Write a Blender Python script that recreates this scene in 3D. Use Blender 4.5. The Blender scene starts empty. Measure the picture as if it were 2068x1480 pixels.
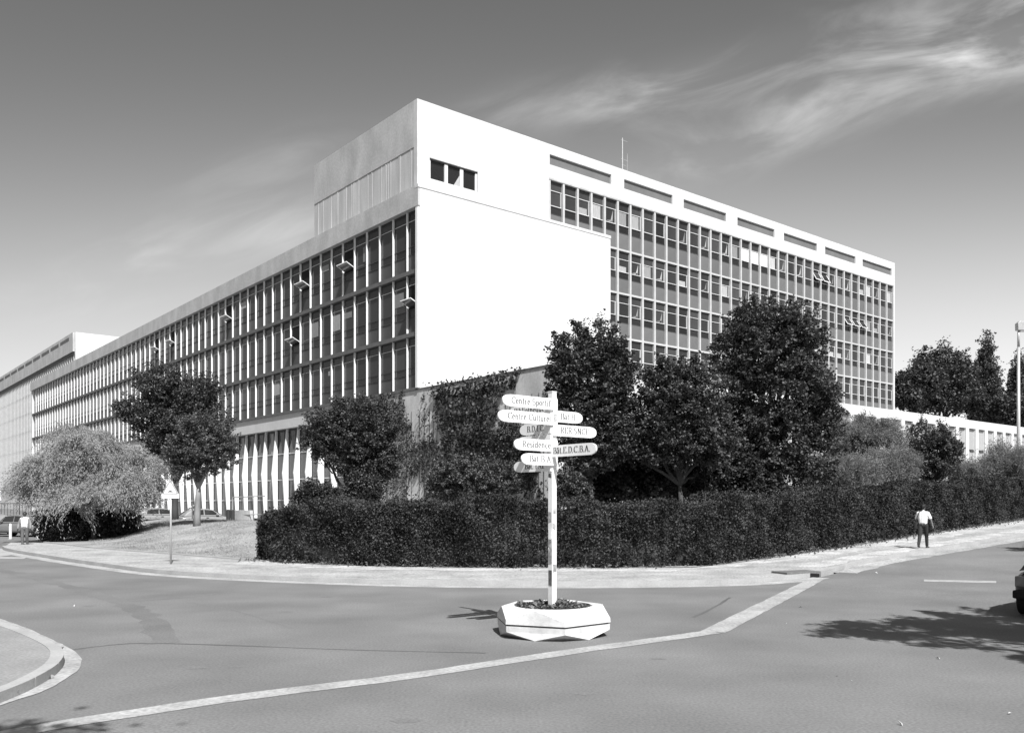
import bpy, bmesh, math, random
import numpy as np
from mathutils import Vector, Matrix
from mathutils.geometry import tessellate_polygon
random.seed(7); rng = np.random.default_rng(11)
scene = bpy.context.scene
col = scene.collection
PI = math.pi
# ------------------------------------------------------------------ camera numbers
F, CX, HY, EYE = 1771.0, 1034.0, 1015.0, 2.15          # focal length / centre / horizon (px of a 2068 wide frame), eye height
YAW = math.radians(39.15)
dR = Vector((math.cos(YAW), math.sin(YAW), 0)); dL = Vector((-math.sin(YAW), math.cos(YAW), 0))
C0 = Vector((-5.04, 47.98, 0))                          # corner of the long wing

def sstep(a, b, x):
    t = min(1, max(0, (x-a)/(b-a))); return t*t*(3-2*t)
def G(x, y):
    """height of the terrain"""
    r = x*dR.x + y*dR.y; s = x*dL.x + y*dL.y
    u = (r-23)/1.6
    rise = .046*1.6*(math.log1p(math.exp(u)) if u < 30 else u)
    if rise > 1.3: rise = 1.3 + (1-math.exp(-(rise-1.3)/.5))*.5
    d = min(y-31+.874*min(x+9.2, 0), s-21)
    lawn = sstep(0, 12, d)*1.0 - .75*sstep(13, 22, d)
    lawn *= sstep(0, 6, x+.5*y)*(1-.6*sstep(-6, 2, x))
    return rise+lawn
def ray(px, py): return Vector(((px-CX)/F, 1.0, (HY-py)/F))
def P(px, py, Y): return Vector(((px-CX)/F*Y, Y, EYE+(HY-py)/F*Y))
def gp(px, py, off=0):
    d = ray(px, py); lo, hi = 3.0, 3.0
    while hi < 400:
        hi += .5
        if EYE+d.z*hi < G(d.x*hi, hi)+off: break
        lo = hi
    for _ in range(30):
        m = (lo+hi)/2
        if EYE+d.z*m < G(d.x*m, m)+off: hi = m
        else: lo = m
    return Vector((d.x*lo, lo, G(d.x*lo, lo)))
def onG(px, Y, off=0):
    x = (px-CX)/F*Y; return Vector((x, Y, G(x, Y)+off))
def onL(px, py, r=0.0):
    """(s, z) of the point of the facade plane r seen at px,py"""
    d = ray(px, py); n = dR; o = C0 + dR*r
    t = o.dot(n)/d.dot(n); p = Vector((0, 0, EYE)) + d*t
    return ((p-C0).dot(dL), p.z)
def onR(px, py, s=0.0):
    d = ray(px, py); o = C0 + dL*s
    t = o.dot(dL)/d.dot(dL); p = Vector((0, 0, EYE)) + d*t
    return ((p-C0).dot(dR), p.z)

# ------------------------------------------------------------------ materials (a black and white photograph: all neutral greys)
def newmat(name):
    m = bpy.data.materials.new(name); m.use_nodes = True
    nt = m.node_tree; return m, nt, nt.nodes['Principled BSDF']
def mat(name, v, rough=.8, var=.12, scale=3.0, bump=0., bscale=40., spec=.3, stretch=None, island=0., var2=0., scale2=40., metal=0., objrand=0.):
    m, nt, b = newmat(name); N = nt.nodes; Lk = nt.links
    b.inputs['Roughness'].default_value = rough
    b.inputs['Specular IOR Level'].default_value = spec
    b.inputs['Metallic'].default_value = metal
    tc = N.new('ShaderNodeTexCoord')
    mp = N.new('ShaderNodeMapping'); Lk.new(tc.outputs['Object'], mp.inputs[0])
    if stretch: mp.inputs['Scale'].default_value = stretch
    n = N.new('ShaderNodeTexNoise'); n.inputs['Scale'].default_value = scale; n.inputs['Detail'].default_value = 6
    Lk.new(mp.outputs[0], n.inputs['Vector'])
    mr = N.new('ShaderNodeMapRange'); Lk.new(n.outputs[0], mr.inputs[0])
    mr.inputs[1].default_value = .3; mr.inputs[2].default_value = .7
    mr.inputs[3].default_value = v*(1-var); mr.inputs[4].default_value = v*(1+var)
    cur = mr.outputs[0]
    def mul(sock, lo, hi):
        nonlocal cur
        r = N.new('ShaderNodeMapRange'); Lk.new(sock, r.inputs[0]); r.inputs[3].default_value = lo; r.inputs[4].default_value = hi
        k = N.new('ShaderNodeMath'); k.operation = 'MULTIPLY'; Lk.new(cur, k.inputs[0]); Lk.new(r.outputs[0], k.inputs[1]); cur = k.outputs[0]
        return r
    if var2:
        n2 = N.new('ShaderNodeTexNoise'); n2.inputs['Scale'].default_value = scale2; n2.inputs['Detail'].default_value = 3
        Lk.new(tc.outputs['Object'], n2.inputs['Vector']); r = mul(n2.outputs[0], 1-var2, 1+var2); r.inputs[1].default_value = .3; r.inputs[2].default_value = .7
    if island:
        g = N.new('ShaderNodeNewGeometry'); mul(g.outputs['Random Per Island'], 1-island, 1+island)
    if objrand:
        g = N.new('ShaderNodeObjectInfo'); mul(g.outputs['Random'], 1-objrand, 1+objrand)
    cc = N.new('ShaderNodeCombineColor')
    for i in range(3): Lk.new(cur, cc.inputs[i])
    Lk.new(cc.outputs[0], b.inputs['Base Color'])
    if bump:
        nb = N.new('ShaderNodeTexNoise'); nb.inputs['Scale'].default_value = bscale; nb.inputs['Detail'].default_value = 5
        Lk.new(tc.outputs['Object'], nb.inputs['Vector'])
        bp = N.new('ShaderNodeBump'); bp.inputs['Strength'].default_value = bump; bp.inputs['Distance'].default_value = .02
        Lk.new(nb.outputs[0], bp.inputs['Height']); Lk.new(bp.outputs[0], b.inputs['Normal'])
    return m
def leafmat(name, v, trans=.25, island=.45, var=.35, scale=1.2, rough=.55, spec=.35):
    m = mat(name, v, rough, var, scale, island=island, spec=spec)
    nt = m.node_tree; b = nt.nodes['Principled BSDF']; out = nt.nodes['Material Output']
    tr = nt.nodes.new('ShaderNodeBsdfTranslucent'); mx = nt.nodes.new('ShaderNodeMixShader'); mx.inputs[0].default_value = trans
    src = b.inputs['Base Color'].links[0].from_socket
    nt.links.new(src, tr.inputs[0]); nt.links.new(b.outputs[0], mx.inputs[1]); nt.links.new(tr.outputs[0], mx.inputs[2])
    nt.links.new(mx.outputs[0], out.inputs[0]); return m

M = {}
M['white_wall'] = mat('painted_concrete_white', .585, .85, .06, .55, var2=.05, scale2=2.5, bump=.1, bscale=30, stretch=(1, 1, .3))
M['concrete'] = mat('grey_concrete', .44, .9, .16, .8, var2=.10, scale2=7, bump=.25, bscale=25, stretch=(1, 1, .5))
M['boards'] = mat('board_marked_concrete', .47, .9, .16, 2.2, var2=.06, scale2=12, bump=.2, bscale=25, stretch=(1, 1, .12))
M['ivywall'] = mat('weathered_podium_concrete', .52, .9, .2, 1.3, var2=.08, scale2=9, bump=.25, bscale=25, stretch=(1, 1, .25))
M['fin'] = mat('white_fin', .78, .7, .05, 2)
M['mullion'] = mat('pale_concrete_mullion', .44, .8, .08, 2, var2=.06)
M['slot_shade'] = mat('parapet_slot_shade', .14, .9, .12, 1)  # back of the parapet slots, shade inside them put into the colour
M['stained'] = mat('stained_pale_concrete', .55, .9, .07, .5, var2=.07, scale2=2.2, bump=.15, bscale=30, stretch=(1, 1, .4))
M['rail'] = mat('floor_ledge', .125, .8, .1, 2)
M['frame'] = mat('pale_window_frame', .6, .5, .05, 3)
M['darkframe_shade'] = mat('dark_frame_and_shade', .05, .5, .05, 3)
M['glass'] = mat('window_glass', .038, .1, .3, .4, spec=.4, objrand=.5)
M['glasslow'] = mat('lower_window_glass', .02, .1, .2, .5, spec=.5, objrand=.4)
M['panel'] = mat('grey_spandrel_panel', .062, .45, .1, .7, spec=.4, objrand=.12)
M['panel2'] = mat('slate_spandrel_panel', .13, .5, .1, .7, spec=.3, objrand=.1)
M['blind'] = mat('white_blind', .75, .8, .05, 4)
M['curtain'] = mat('pale_curtain', .3, .8, .3, 9, stretch=(4, 4, .3), objrand=.4)
M['void'] = mat('dark_interior', .01, .9, .1, 1)
M['slot'] = mat('recess_wall', .12, .9, .12, 1)
M['palepanel'] = mat('pale_infill_panel', .34, .6, .05, 1, objrand=.08)
M['asphalt'] = mat('old_asphalt', .165, .9, .17, .45, var2=.2, scale2=30, bump=.12, bscale=90, spec=.2)
M['asphalt_dark'] = mat('tarred_seam', .105, .85, .15, .7, var2=.1, scale2=50, spec=.2)
M['asphalt_patch'] = mat('patched_asphalt', .155, .9, .14, .6, var2=.2, scale2=30, bump=.3, bscale=90, spec=.2)
M['island'] = mat('island_paving', .24, .9, .14, 1.2, var2=.2, scale2=25)
M['gutter'] = mat('gutter_concrete', .33, .9, .2, 1.6, var2=.25, scale2=18, bump=.2)
M['kerb'] = mat('kerb_stone', .34, .9, .12, 1.5, var2=.1, scale2=30, bump=.2)
M['pave'] = mat('gravelly_pavement', .325, .95, .24, .9, var2=.32, scale2=14, bump=.5, bscale=45)
M['sand'] = mat('dusty_verge', .40, .95, .28, 1.4, var2=.3, scale2=14, bump=.6, bscale=30)
M['drygrass'] = mat('dry_lawn', .26, .95, .25, .8, var2=.35, scale2=14, bump=.6, bscale=30)
M['ground'] = mat('soil', .16, .95, .25, .3, var2=.3, scale2=8)
M['paint'] = mat('road_paint', .34, .8, .12, 4, var2=.2, scale2=30)
M['leaf'] = leafmat('dark_leaves', .085, .2, island=.32, spec=.22)
M['leaf2'] = leafmat('maple_leaves', .080, .2, rough=.55, spec=.25, island=.35)
M['leaf3'] = leafmat('paler_maple_leaves', .115, .25, rough=.55, spec=.25, island=.35)  # paler leaf tone of the small round maple
M['hedge'] = leafmat('hedge_leaves', .052, .12, var=.6, scale=1.1, island=.32, spec=.12)
M['litter'] = leafmat('dry_litter', .2, .2, island=.85)
M['ivy'] = leafmat('ivy_leaves', .055, .1, rough=.5)
M['shrub'] = leafmat('shrub_leaves', .10, .2)
M['wisp'] = leafmat('feathery_leaves', .38, .45, island=.15, var=.3, scale=.8, spec=.15)
M['wisp2'] = leafmat('grey_feathery_leaves', .22, .4, island=.2, spec=.15)
M['far'] = leafmat('far_leaves', .075, .2)
M['grass'] = leafmat('dry_grass_blades', .30, .3, island=.5)
M['bark'] = mat('bark', .06, .9, .3, 6, bump=.5, bscale=25, stretch=(1, 1, .2))
M['palebark'] = mat('pale_bark', .22, .9, .3, 6, bump=.5, bscale=25, stretch=(1, 1, .2))
M['signwhite'] = mat('white_enamel', .82, .45, .03, 3, spec=.4)
M['pole'] = mat('white_pole_paint', .78, .55, .06, 2, var2=.05, scale2=12)
M['letter'] = mat('faded_black_letter', .10, .7, .5, 14)
M['letter2'] = mat('black_letter', .03, .6, .2, 10)
M['sticker'] = mat('peeling_sticker', .33, .7, .5, 15)
M['planter'] = mat('white_planter_concrete', .57, .85, .13, 2.2, var2=.10, scale2=14, bump=.3, bscale=60)
M['soil'] = mat('planter_soil', .06, .95, .3, 10, bump=.6, bscale=30)
M['flowerleaf'] = leafmat('bedding_leaves', .16, .25, island=.5)
M['metal'] = mat('galvanised_steel', .42, .45, .1, 4, metal=.3, spec=.5)
M['darkmetal'] = mat('dark_painted_metal', .04, .5, .1, 4)
M['white'] = mat('white_gloss', .8, .4, .03, 3)
M['paper'] = mat('paper_scrap', .5, .9, .1, 3)
M['black'] = mat('black_rubber', .015, .8, .1, 5)
M['carpale'] = mat('pale_car_paint', .25, .25, .03, 1, spec=.6)
M['cargrey'] = mat('grey_car_paint', .16, .25, .03, 1, spec=.6)
M['cardark'] = mat('dark_car_paint', .03, .22, .03, 1, spec=.6)
M['carglass'] = mat('car_glass', .03, .05, .05, 1, spec=.8)
M['lamp'] = mat('lamp_glass', .4, .2, .1, 8, spec=.6)
M['skin'] = mat('skin', .16, .55, .06, 8)
M['darkskin'] = mat('dark_skin', .05, .5, .06, 8)
M['hair'] = mat('black_hair', .012, .6, .2, 30)
M['shirt'] = mat('white_cotton', .78, .9, .04, 8)
M['trouser'] = mat('dark_cloth', .035, .9, .15, 8)
M['trouser2'] = mat('grey_cloth', .11, .9, .15, 8)
M['jacket'] = mat('pale_jacket_cloth', .22, .9, .12, 8)
M['leather'] = mat('dark_leather', .03, .5, .15, 10)

# ------------------------------------------------------------------ object helpers
class MB:
    def __init__(self): self.v = []; self.f = []; self.m = []
    def face(self, pts, mi=0):
        n = len(self.v); self.v += [tuple(p) for p in pts]; self.f.append(tuple(range(n, n+len(pts)))); self.m.append(mi)
    def box(self, x0, x1, y0, y1, z0, z1, mi=0):
        n = len(self.v)
        self.v += [(x0,y0,z0),(x1,y0,z0),(x1,y1,z0),(x0,y1,z0),(x0,y0,z1),(x1,y0,z1),(x1,y1,z1),(x0,y1,z1)]
        for q in ((0,3,2,1),(4,5,6,7),(0,1,5,4),(1,2,6,5),(2,3,7,6),(3,0,4,7)): self.f.append(tuple(n+i for i in q)); self.m.append(mi)
    def prism(self, poly, axis, a, b, mi=0):
        """poly of 2D points extruded along axis ('x','y','z') from a to b"""
        def mk(p, t):
            return {'x': (t, p[0], p[1]), 'y': (p[0], t, p[1]), 'z': (p[0], p[1], t)}[axis]
        n = len(self.v); k = len(poly)
        self.v += [mk(p, a) for p in poly] + [mk(p, b) for p in poly]
        self.f.append(tuple(range(n+k-1, n-1, -1))); self.m.append(mi)
        self.f.append(tuple(range(n+k, n+2*k))); self.m.append(mi)
        for i in range(k):
            j = (i+1) % k; self.f.append((n+i, n+j, n+k+j, n+k+i)); self.m.append(mi)
    def tube(self, pts, rads, seg=8, mi=0, cap=True):
        pts = [Vector(p) for p in pts]; n0 = len(self.v)
        up = None
        for i, p in enumerate(pts):
            d = (pts[min(i+1, len(pts)-1)]-pts[max(i-1, 0)]).normalized()
            if up is None: up = Vector((1, 0, 0)) if abs(d.x) < .8 else Vector((0, 1, 0))
            a = d.cross(up).normalized(); b = a.cross(d).normalized(); up = b if b.length > .1 else up
            up = b
            for k in range(seg):
                t = 2*PI*k/seg; self.v.append(tuple(p+(a*math.cos(t)+b*math.sin(t))*rads[i]))
        for i in range(len(pts)-1):
            for k in range(seg):
                k2 = (k+1) % seg
                self.f.append((n0+i*seg+k, n0+i*seg+k2, n0+(i+1)*seg+k2, n0+(i+1)*seg+k)); self.m.append(mi)
        if cap:
            self.f.append(tuple(n0+k for k in range(seg-1, -1, -1))); self.m.append(mi)
            e = n0+(len(pts)-1)*seg; self.f.append(tuple(e+k for k in range(seg))); self.m.append(mi)
    def cyl(self, c, r, axis, h, seg=20, mi=0):
        a = {'x': Vector((1,0,0)), 'y': Vector((0,1,0)), 'z': Vector((0,0,1))}[axis]; c = Vector(c)
        self.tube([c-a*h/2, c+a*h/2], [r, r], seg, mi)
    def build(self, name, mats, parent=None, smooth=False, bevel=0.):
        me = bpy.data.meshes.new(name); me.from_pydata(self.v, [], self.f)
        mats = mats if isinstance(mats, (list, tuple)) else [mats]
        for m in mats: me.materials.append(m)
        me.polygons.foreach_set('material_index', self.m)
        bm = bmesh.new(); bm.from_mesh(me); bmesh.ops.recalc_face_normals(bm, faces=bm.faces); 
        if bevel: bmesh.ops.bevel(bm, geom=bm.edges[:], offset=bevel, segments=2, affect='EDGES', profile=.6)
        bm.to_mesh(me); bm.free()
        if smooth: me.polygons.foreach_set('use_smooth', [True]*len(me.polygons))
        return link(name, me, parent)
def link(name, me, parent=None):
    o = bpy.data.objects.new(name, me); col.objects.link(o)
    if parent: o.parent = parent
    return o
def tag(o, label=None, cat=None, group=None, kind=None):
    if label: o['label'] = label
    if cat: o['category'] = cat
    if group: o['group'] = group
    if kind: o['kind'] = kind
    return o
def empty(name, loc=(0,0,0), rz=0., label=None, cat=None, group=None):
    o = bpy.data.objects.new(name, None); col.objects.link(o); o.location = loc; o.rotation_euler = (0,0,rz); o.empty_display_size = .3
    return tag(o, label, cat, group)
def copy_tree(o, parent=None):
    c = o.copy(); col.objects.link(c)
    if parent: c.parent = parent
    for ch in list(o.children): copy_tree(ch, c)
    return c
def inst(name, me, parent, loc=(0,0,0), sc=None, rot=None):
    o = link(name, me, parent); o.location = loc
    if sc: o.scale = sc
    if rot: o.rotation_euler = rot
    return o
def mesh_np(name, V, nper, mats, parent=None):
    """V: (n*nper,3) array of separate faces with nper corners"""
    n = len(V)//nper; me = bpy.data.meshes.new(name)
    me.vertices.add(n*nper); me.vertices.foreach_set('co', np.ascontiguousarray(V, dtype=np.float32).ravel())
    me.loops.add(n*nper); me.polygons.add(n)
    me.polygons.foreach_set('loop_start', np.arange(0, n*nper, nper, dtype=np.int32))
    me.loops.foreach_set('vertex_index', np.arange(n*nper, dtype=np.int32))
    me.update(calc_edges=True); me.validate()
    me.materials.append(mats)
    return link(name, me, parent)

# ------------------------------------------------------------------ ground sheets draped on the terrain
def drape(name, poly, off, m, step=1.0, label=None, kind='structure', extra=None):
    pts = [Vector((p[0], p[1], 0)) for p in poly]
    bm = bmesh.new(); vs = [bm.verts.new(p) for p in pts]
    for t in tessellate_polygon([pts]): 
        try: bm.faces.new([vs[i] for i in t])
        except ValueError: pass
    xs = [p.x for p in pts]; ys = [p.y for p in pts]
    for a, lo, hi in ((0, min(xs), max(xs)), (1, min(ys), max(ys))):
        k = math.ceil(lo/step)*step
        while k < hi:
            co = (k, 0, 0) if a == 0 else (0, k, 0); no = (1, 0, 0) if a == 0 else (0, 1, 0)
            bmesh.ops.bisect_plane(bm, geom=bm.verts[:]+bm.edges[:]+bm.faces[:], plane_co=co, plane_no=no, dist=1e-5)
            k += step
    for v in bm.verts: v.co.z = G(v.co.x, v.co.y)+off
    bmesh.ops.recalc_face_normals(bm, faces=bm.faces)
    for f in bm.faces:
        if f.normal.z < 0: f.normal_flip()
    me = bpy.data.meshes.new(name); bm.to_mesh(me); bm.free(); me.materials.append(m)
    o = link(name, me); tag(o, label, None, None, kind); return o
def resample(pts, step=.6):
    out = [Vector((pts[0][0], pts[0][1], 0))]
    for a, b in zip(pts[:-1], pts[1:]):
        a = Vector((a[0], a[1], 0)); b = Vector((b[0], b[1], 0)); n = max(1, int((b-a).length/step))
        for i in range(1, n+1): out.append(a.lerp(b, i/n))
    return out
def smooth_line(pts, it=2):
    pts = [Vector((p[0], p[1], 0)) for p in pts]
    for _ in range(it):
        q = [pts[0]]
        for a, b in zip(pts[:-1], pts[1:]): q += [a.lerp(b, .25), a.lerp(b, .75)]
        q.append(pts[-1]); pts = q
    return pts
def side_offset(pts, d):
    out = []
    for i, p in enumerate(pts):
        t = (pts[min(i+1, len(pts)-1)]-pts[max(i-1, 0)]).normalized(); out.append(p+Vector((-t.y, t.x, 0))*d)
    return out
def ribbon(name, line, w0, w1, z0, z1, m, kind='structure', jit=0.):
    """strip along line between lateral offsets w0..w1, a slab from z0 to z1 over the terrain (z0 None: a sheet)"""
    a = side_offset(line, w0); b = side_offset(line, w1); mb = MB(); n = len(line)
    if jit:
        a = [p+Vector((random.uniform(-jit, jit), random.uniform(-jit, jit), 0)) for p in a]; b = [p+Vector((random.uniform(-jit, jit), random.uniform(-jit, jit), 0)) for p in b]
    g = lambda p, z: (p.x, p.y, G(p.x, p.y)+z)
    for i in range(n-1):
        mb.face([g(a[i], z1), g(a[i+1], z1), g(b[i+1], z1), g(b[i], z1)])
        if z0 is not None:
            mb.face([g(a[i], z0), g(a[i+1], z0), g(a[i+1], z1), g(a[i], z1)]); mb.face([g(b[i], z0), g(b[i+1], z0), g(b[i+1], z1), g(b[i], z1)])
    if z0 is not None:
        for i in (0, n-1): mb.face([g(a[i], z0), g(b[i], z0), g(b[i], z1), g(a[i], z1)])
    bm = None; o = mb.build(name, m); tag(o, None, None, None, kind); return o

# kerb line of the far pavement (road side), traced from left to right
kerb_px = [(4,1107),(10,1112),(60,1121),(120,1131),(200,1143),(300,1157),(430,1166),(600,1174),(850,1182),(1100,1184),(1300,1183),(1500,1179),(1600,1171)]
kl = [gp(*p) for p in kerb_px]
rk = [gp(*p) for p in [(1640,1166),(1746,1137),(1819,1125),(1921,1109)]]
endr = rk[-1]+dR*45
kerb_line = resample(smooth_line(kl+rk+[endr], 2), .5)
ground_poly = [(-900,-60),(900,-60),(900,900),(-900,900)]
# the ground: fine near the place, coarse far away
def ground_grid():
    xs = sorted(set([-900,-500,-250,-150,-100]+list(range(-80,81,2))+[100,150,250,500,900])); ys = sorted(set([-60,-20]+list(range(-10,101,2))+[120,150,200,300,500,900]))
    mb = MB(); idx = {}
    for j, y in enumerate(ys):
        for i, x in enumerate(xs):
            idx[i, j] = len(mb.v); mb.v.append((x, y, G(x, y)-.05))
    for j in range(len(ys)-1):
        for i in range(len(xs)-1):
            mb.f.append((idx[i,j], idx[i+1,j], idx[i+1,j+1], idx[i,j+1])); mb.m.append(0)
    tag(mb.build('ground', M['ground']), kind='structure')
ground_grid()
# road: everything in front of the kerb line, and the side road to the left
road = [(-80,-14),(80,-14),(80, 50)] + [(p.x+ .3, p.y+.1) for p in reversed(kerb_line)] + [(-17.5,38.5),(-22.5,46),(-27,56),(-29,75),(-36,80),(-80,80)]
drape('road', road, 0.0, M['asphalt'], 1.5)
# pavement between kerb and hedge / lawn
inner_px = [(90,1100),(190,1112),(345,1125),(510,1139)]
inner = [gp(*p) for p in inner_px]
hedge_front = [gp(px, py, .12) for px, py in [(514,1133),(700,1142),(1000,1147),(1400,1146)]]
HF = [Vector((p.x, p.y, 0)) for p in hedge_front]; HF.append(HF[-1]+dR*22+dL*.6); HF.append(HF[-1]+dR*35)
pav_in = [(p.x, p.y) for p in inner]+[(p.x, p.y+.25) for p in HF[1:]]
tip = gp(22,1100)
pav = [(p.x, p.y) for p in side_offset(kerb_line, .14)] + [(p[0], p[1]) for p in reversed(pav_in)] + [(tip.x, tip.y)]
drape('pavement', pav, .12, M['pave'], 1.0)
ribbon('kerb', kerb_line, 0, .15, -.05, .125, M['kerb'])
# dusty strip under the hedge
vs_ = smooth_line([p for p in HF], 1); 
ribbon('verge', resample(vs_, .5), -1.3, 1.5, None, .1238, M['sand'], jit=.22)
il = resample(inner+[HF[0]+Vector((.6,-.5,0))], .5)
ribbon('verge', resample([p for p in kerb_line if p.x > rk[0].x+.9 and p.x < 30], .35), .22, 1.1, None, .1242, M['sand'], jit=.16)
ribbon('gravel_edge', resample([p for p in kerb_line if p.x > rk[0].x+.9 and p.x < 30], .3), -.7, -.02, None, .0045, M['pave'], jit=.06)
ribbon('lawn_edging', il, -.06, .06, -.03, .17, M['kerb'])
# lawn behind
lawn = [(p.x, p.y) for p in inner]+[(p.x, p.y) for p in HF] + [(75, 100), (-18, 100), (-34, 78), (-26,56), (-21.5,46)]
drape('lawn', lawn, .14, M['drygrass'], 1.0)
# gutter strip across the junction
gl = [gp(*p) for p in [(-60,1497),(60,1474),(200,1450),(520,1402),(830,1366),(1100,1323),(1440,1276)]]
gl2 = [gp(*p) for p in [(1440,1276),(1540,1225),(1650,1168)]]
ribbon('gutter', resample(smooth_line(gl, 1), .3), -.17, .17, None, .0055, M['gutter'], jit=.012)
ribbon('gutter', resample(gl2, .3), -.21, .21, None, .0062, M['gutter'], jit=.012)
ribbon('gutter', resample([p+Vector((0,-.02,0)) for p in kerb_line if p.x < rk[0].x+.3], .5), -.5, -.01, None, .004, M['gutter'], jit=.02)
# corner island bottom left
isl_px = [(-120,1225),(0,1262),(60,1286),(98,1306),(106,1322),(92,1342),(50,1366),(0,1388),(-120,1430)]
il_out = smooth_line([gp(x, y, .12) for x, y in isl_px], 2)
drape('pavement', [(p.x, p.y) for p in il_out]+[(-12, il_out[-1].y), (-12, il_out[0].y)], .118, M['island'], .5)
iline = resample(il_out, .2)
def kerb_stones(line, k):
    mb = MB(); g = lambda p, z: (p.x, p.y, G(p.x,p.y)+z)
    for i0 in range(0, len(line)-1, k):
        seg = [Vector(p) for p in line[i0:i0+k+1]]
        if len(seg) < 2: continue
        t0 = (seg[1]-seg[0]).normalized(); t1 = (seg[-1]-seg[-2]).normalized(); seg[0] += t0*.008; seg[-1] -= t1*.008
        dz = random.uniform(-.004,.006); a = side_offset(seg, -.01); b = side_offset(seg, .15); n = len(seg)
        for i in range(n-1):
            mb.face([g(a[i],.124+dz), g(a[i+1],.124+dz), g(b[i+1],.124+dz), g(b[i],.124+dz)]); mb.face([g(a[i],-.05), g(a[i+1],-.05), g(a[i+1],.124+dz), g(a[i],.124+dz)]); mb.face([g(b[i],-.05), g(b[i+1],-.05), g(b[i+1],.124+dz), g(b[i],.124+dz)])
        for i in (0, n-1): mb.face([g(a[i],-.05), g(b[i],-.05), g(b[i],.124+dz), g(a[i],.124+dz)])
    tag(mb.build('kerb', M['kerb']), kind='structure')
kerb_stones(iline, 5)
ribbon('gutter', resample(smooth_line([gp(*p) for p in [(-120,1222),(0,1258),(70,1289),(125,1318),(136,1336),(118,1362),(70,1390),(0,1414),(-120,1450)]], 2), .2), -.16, .19, None, .007, M['gutter'], jit=.015)
# seams, patches and tyre marks on the road
def seam(px, w, m='asphalt_dark', off=.004): ribbon('road_seam', resample(smooth_line([gp(*p) for p in px], 2), .3), -w/2, w/2, None, off, M[m], jit=w*.22)
seam([(150,1311),(210,1303),(290,1297),(480,1303),(700,1312),(980,1318)], .06, off=.002)
seam([(-10,1148),(120,1178),(240,1212),(300,1240),(330,1300)], .42, 'asphalt_patch', .0016)
seam([(255,1214),(330,1210),(440,1198)], .16, 'asphalt_patch', .0024)
seam([(380,1216),(470,1230),(590,1268)], .05, 'asphalt_patch', .0016)
seam([(1400,1246),(1440,1228),(1475,1206)], .07, 'asphalt_dark', .002)
for px_, py_, rr_ in ((395,1347,.13),(478,1346,.08),(577,1235,.12),(180,1223,.1),(1180,1400,.1),(1040,1250,.09),(660,1205,.12),(640,1392,.07),(1330,1330,.08),(820,1455,.11)):
    c_ = gp(px_,py_); drape('oil_stain', [(c_.x+rr_*1.5*random.uniform(.6,1.1)*math.cos(t*PI/6), c_.y+rr_*random.uniform(.6,1.1)*math.sin(t*PI/6)) for t in range(12)], .002, M['asphalt_patch'], 1.0)
# painted marks
def patch(name, px, m, off): return drape(name, [gp(*p) for p in px], off, m, .6)
patch('road_marking', [(1866,1170),(2012,1173),(2012,1177),(1866,1174)], M['paint'], .005)
patch('road_marking', [(-30,1116),(20,1116),(28,1120),(-5,1124),(54,1125),(48,1128),(-30,1128)], M['paint'], .005)
# drain opening in the kerb corner
dr = empty('drain_inlet', gp(1630,1166), YAW-.25, 'dark concrete drain inlet with open mouth in the pavement kerb', 'drain')
mb = MB(); mb.box(-.75,.5,-.02,.62,-.03,.17); mb.build('cover_slab', M['asphalt_patch'], dr, bevel=.01)
mb = MB(); mb.prism([(-.55,-.03),(.42,-.03),(.42,.10),(.1,.125),(-.3,.10)], 'y', -.04, -.021); mb.build('mouth', M['void'], dr)

# ------------------------------------------------------------------ BUILDINGS (local x = along the street front r, local y = depth s)
def bld(name, label, cat): return empty(name, C0, YAW, label, cat)
Z = dict(top=19.56, wt=18.39, r1=14.96, r2=11.49, bt=8.45)
wing = bld('office_wing', 'long office wing with dark glazed bays between white fins and a blank white end wall', 'building')
SW, RW = 103.0, 14.8
mb = MB()
mb.box(0, RW, 0, .3, 8.425, Z['top'])                          # blank end wall
mb.box(.30, RW, .3, SW-.4, 7.5, Z['top']-.25); mb.box(.55, RW, 8.5, SW-.4, 1.0, 7.499)              # body
mb.box(0, RW, SW-.4, SW, 0, Z['top'])
mb.build('wall', M['white_wall'], wing)
mb = MB(); mb.box(-.12, .54, .004, SW+.02, Z['wt']+.02, Z['top']+.01); mb.build('cornice', M['concrete'], wing)
mb = MB(); mb.box(-.13, RW+.02, -.035, .34, Z['top']-.16, Z['top']+.014); mb.build('coping', M['stained'], wing)
mb = MB(); mb.box(-.10, .0-.002, .06, .3, 8.46, Z['wt']+.018); mb.build('end_post', M['fin'], wing)
mb = MB(); mb.box(.3, RW-.2, .31, SW-.41, Z['top']-.24, Z['top']-.1); mb.build('roof', M['concrete'], wing)
for k in ('r1', 'r2'):
    mb = MB(); mb.box(.0, .295, .301, SW-.41, Z[k]-.13, Z[k]+.1); mb.build('floor_ledge', M['rail'], wing)
mb = MB(); mb.box(-.05, .295, .301, SW-.41, Z['bt']-.1, Z['bt']+.06); mb.build('floor_ledge', M['rail'], wing)
NB = 67
finmb = MB(); finmb.box(.07, .26, -.022, .022, Z['bt']+.062, Z['wt']+.015); fin_me = None
for i in range(1, NB+1):
    if fin_me is None: o = finmb.build('fin', M['fin'], wing); fin_me = o.data
    else: o = inst('fin', fin_me, wing)
    o.location = (.02, 1.5*i, 0)
    if i == NB: o.location.y = 1.5*i
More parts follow.
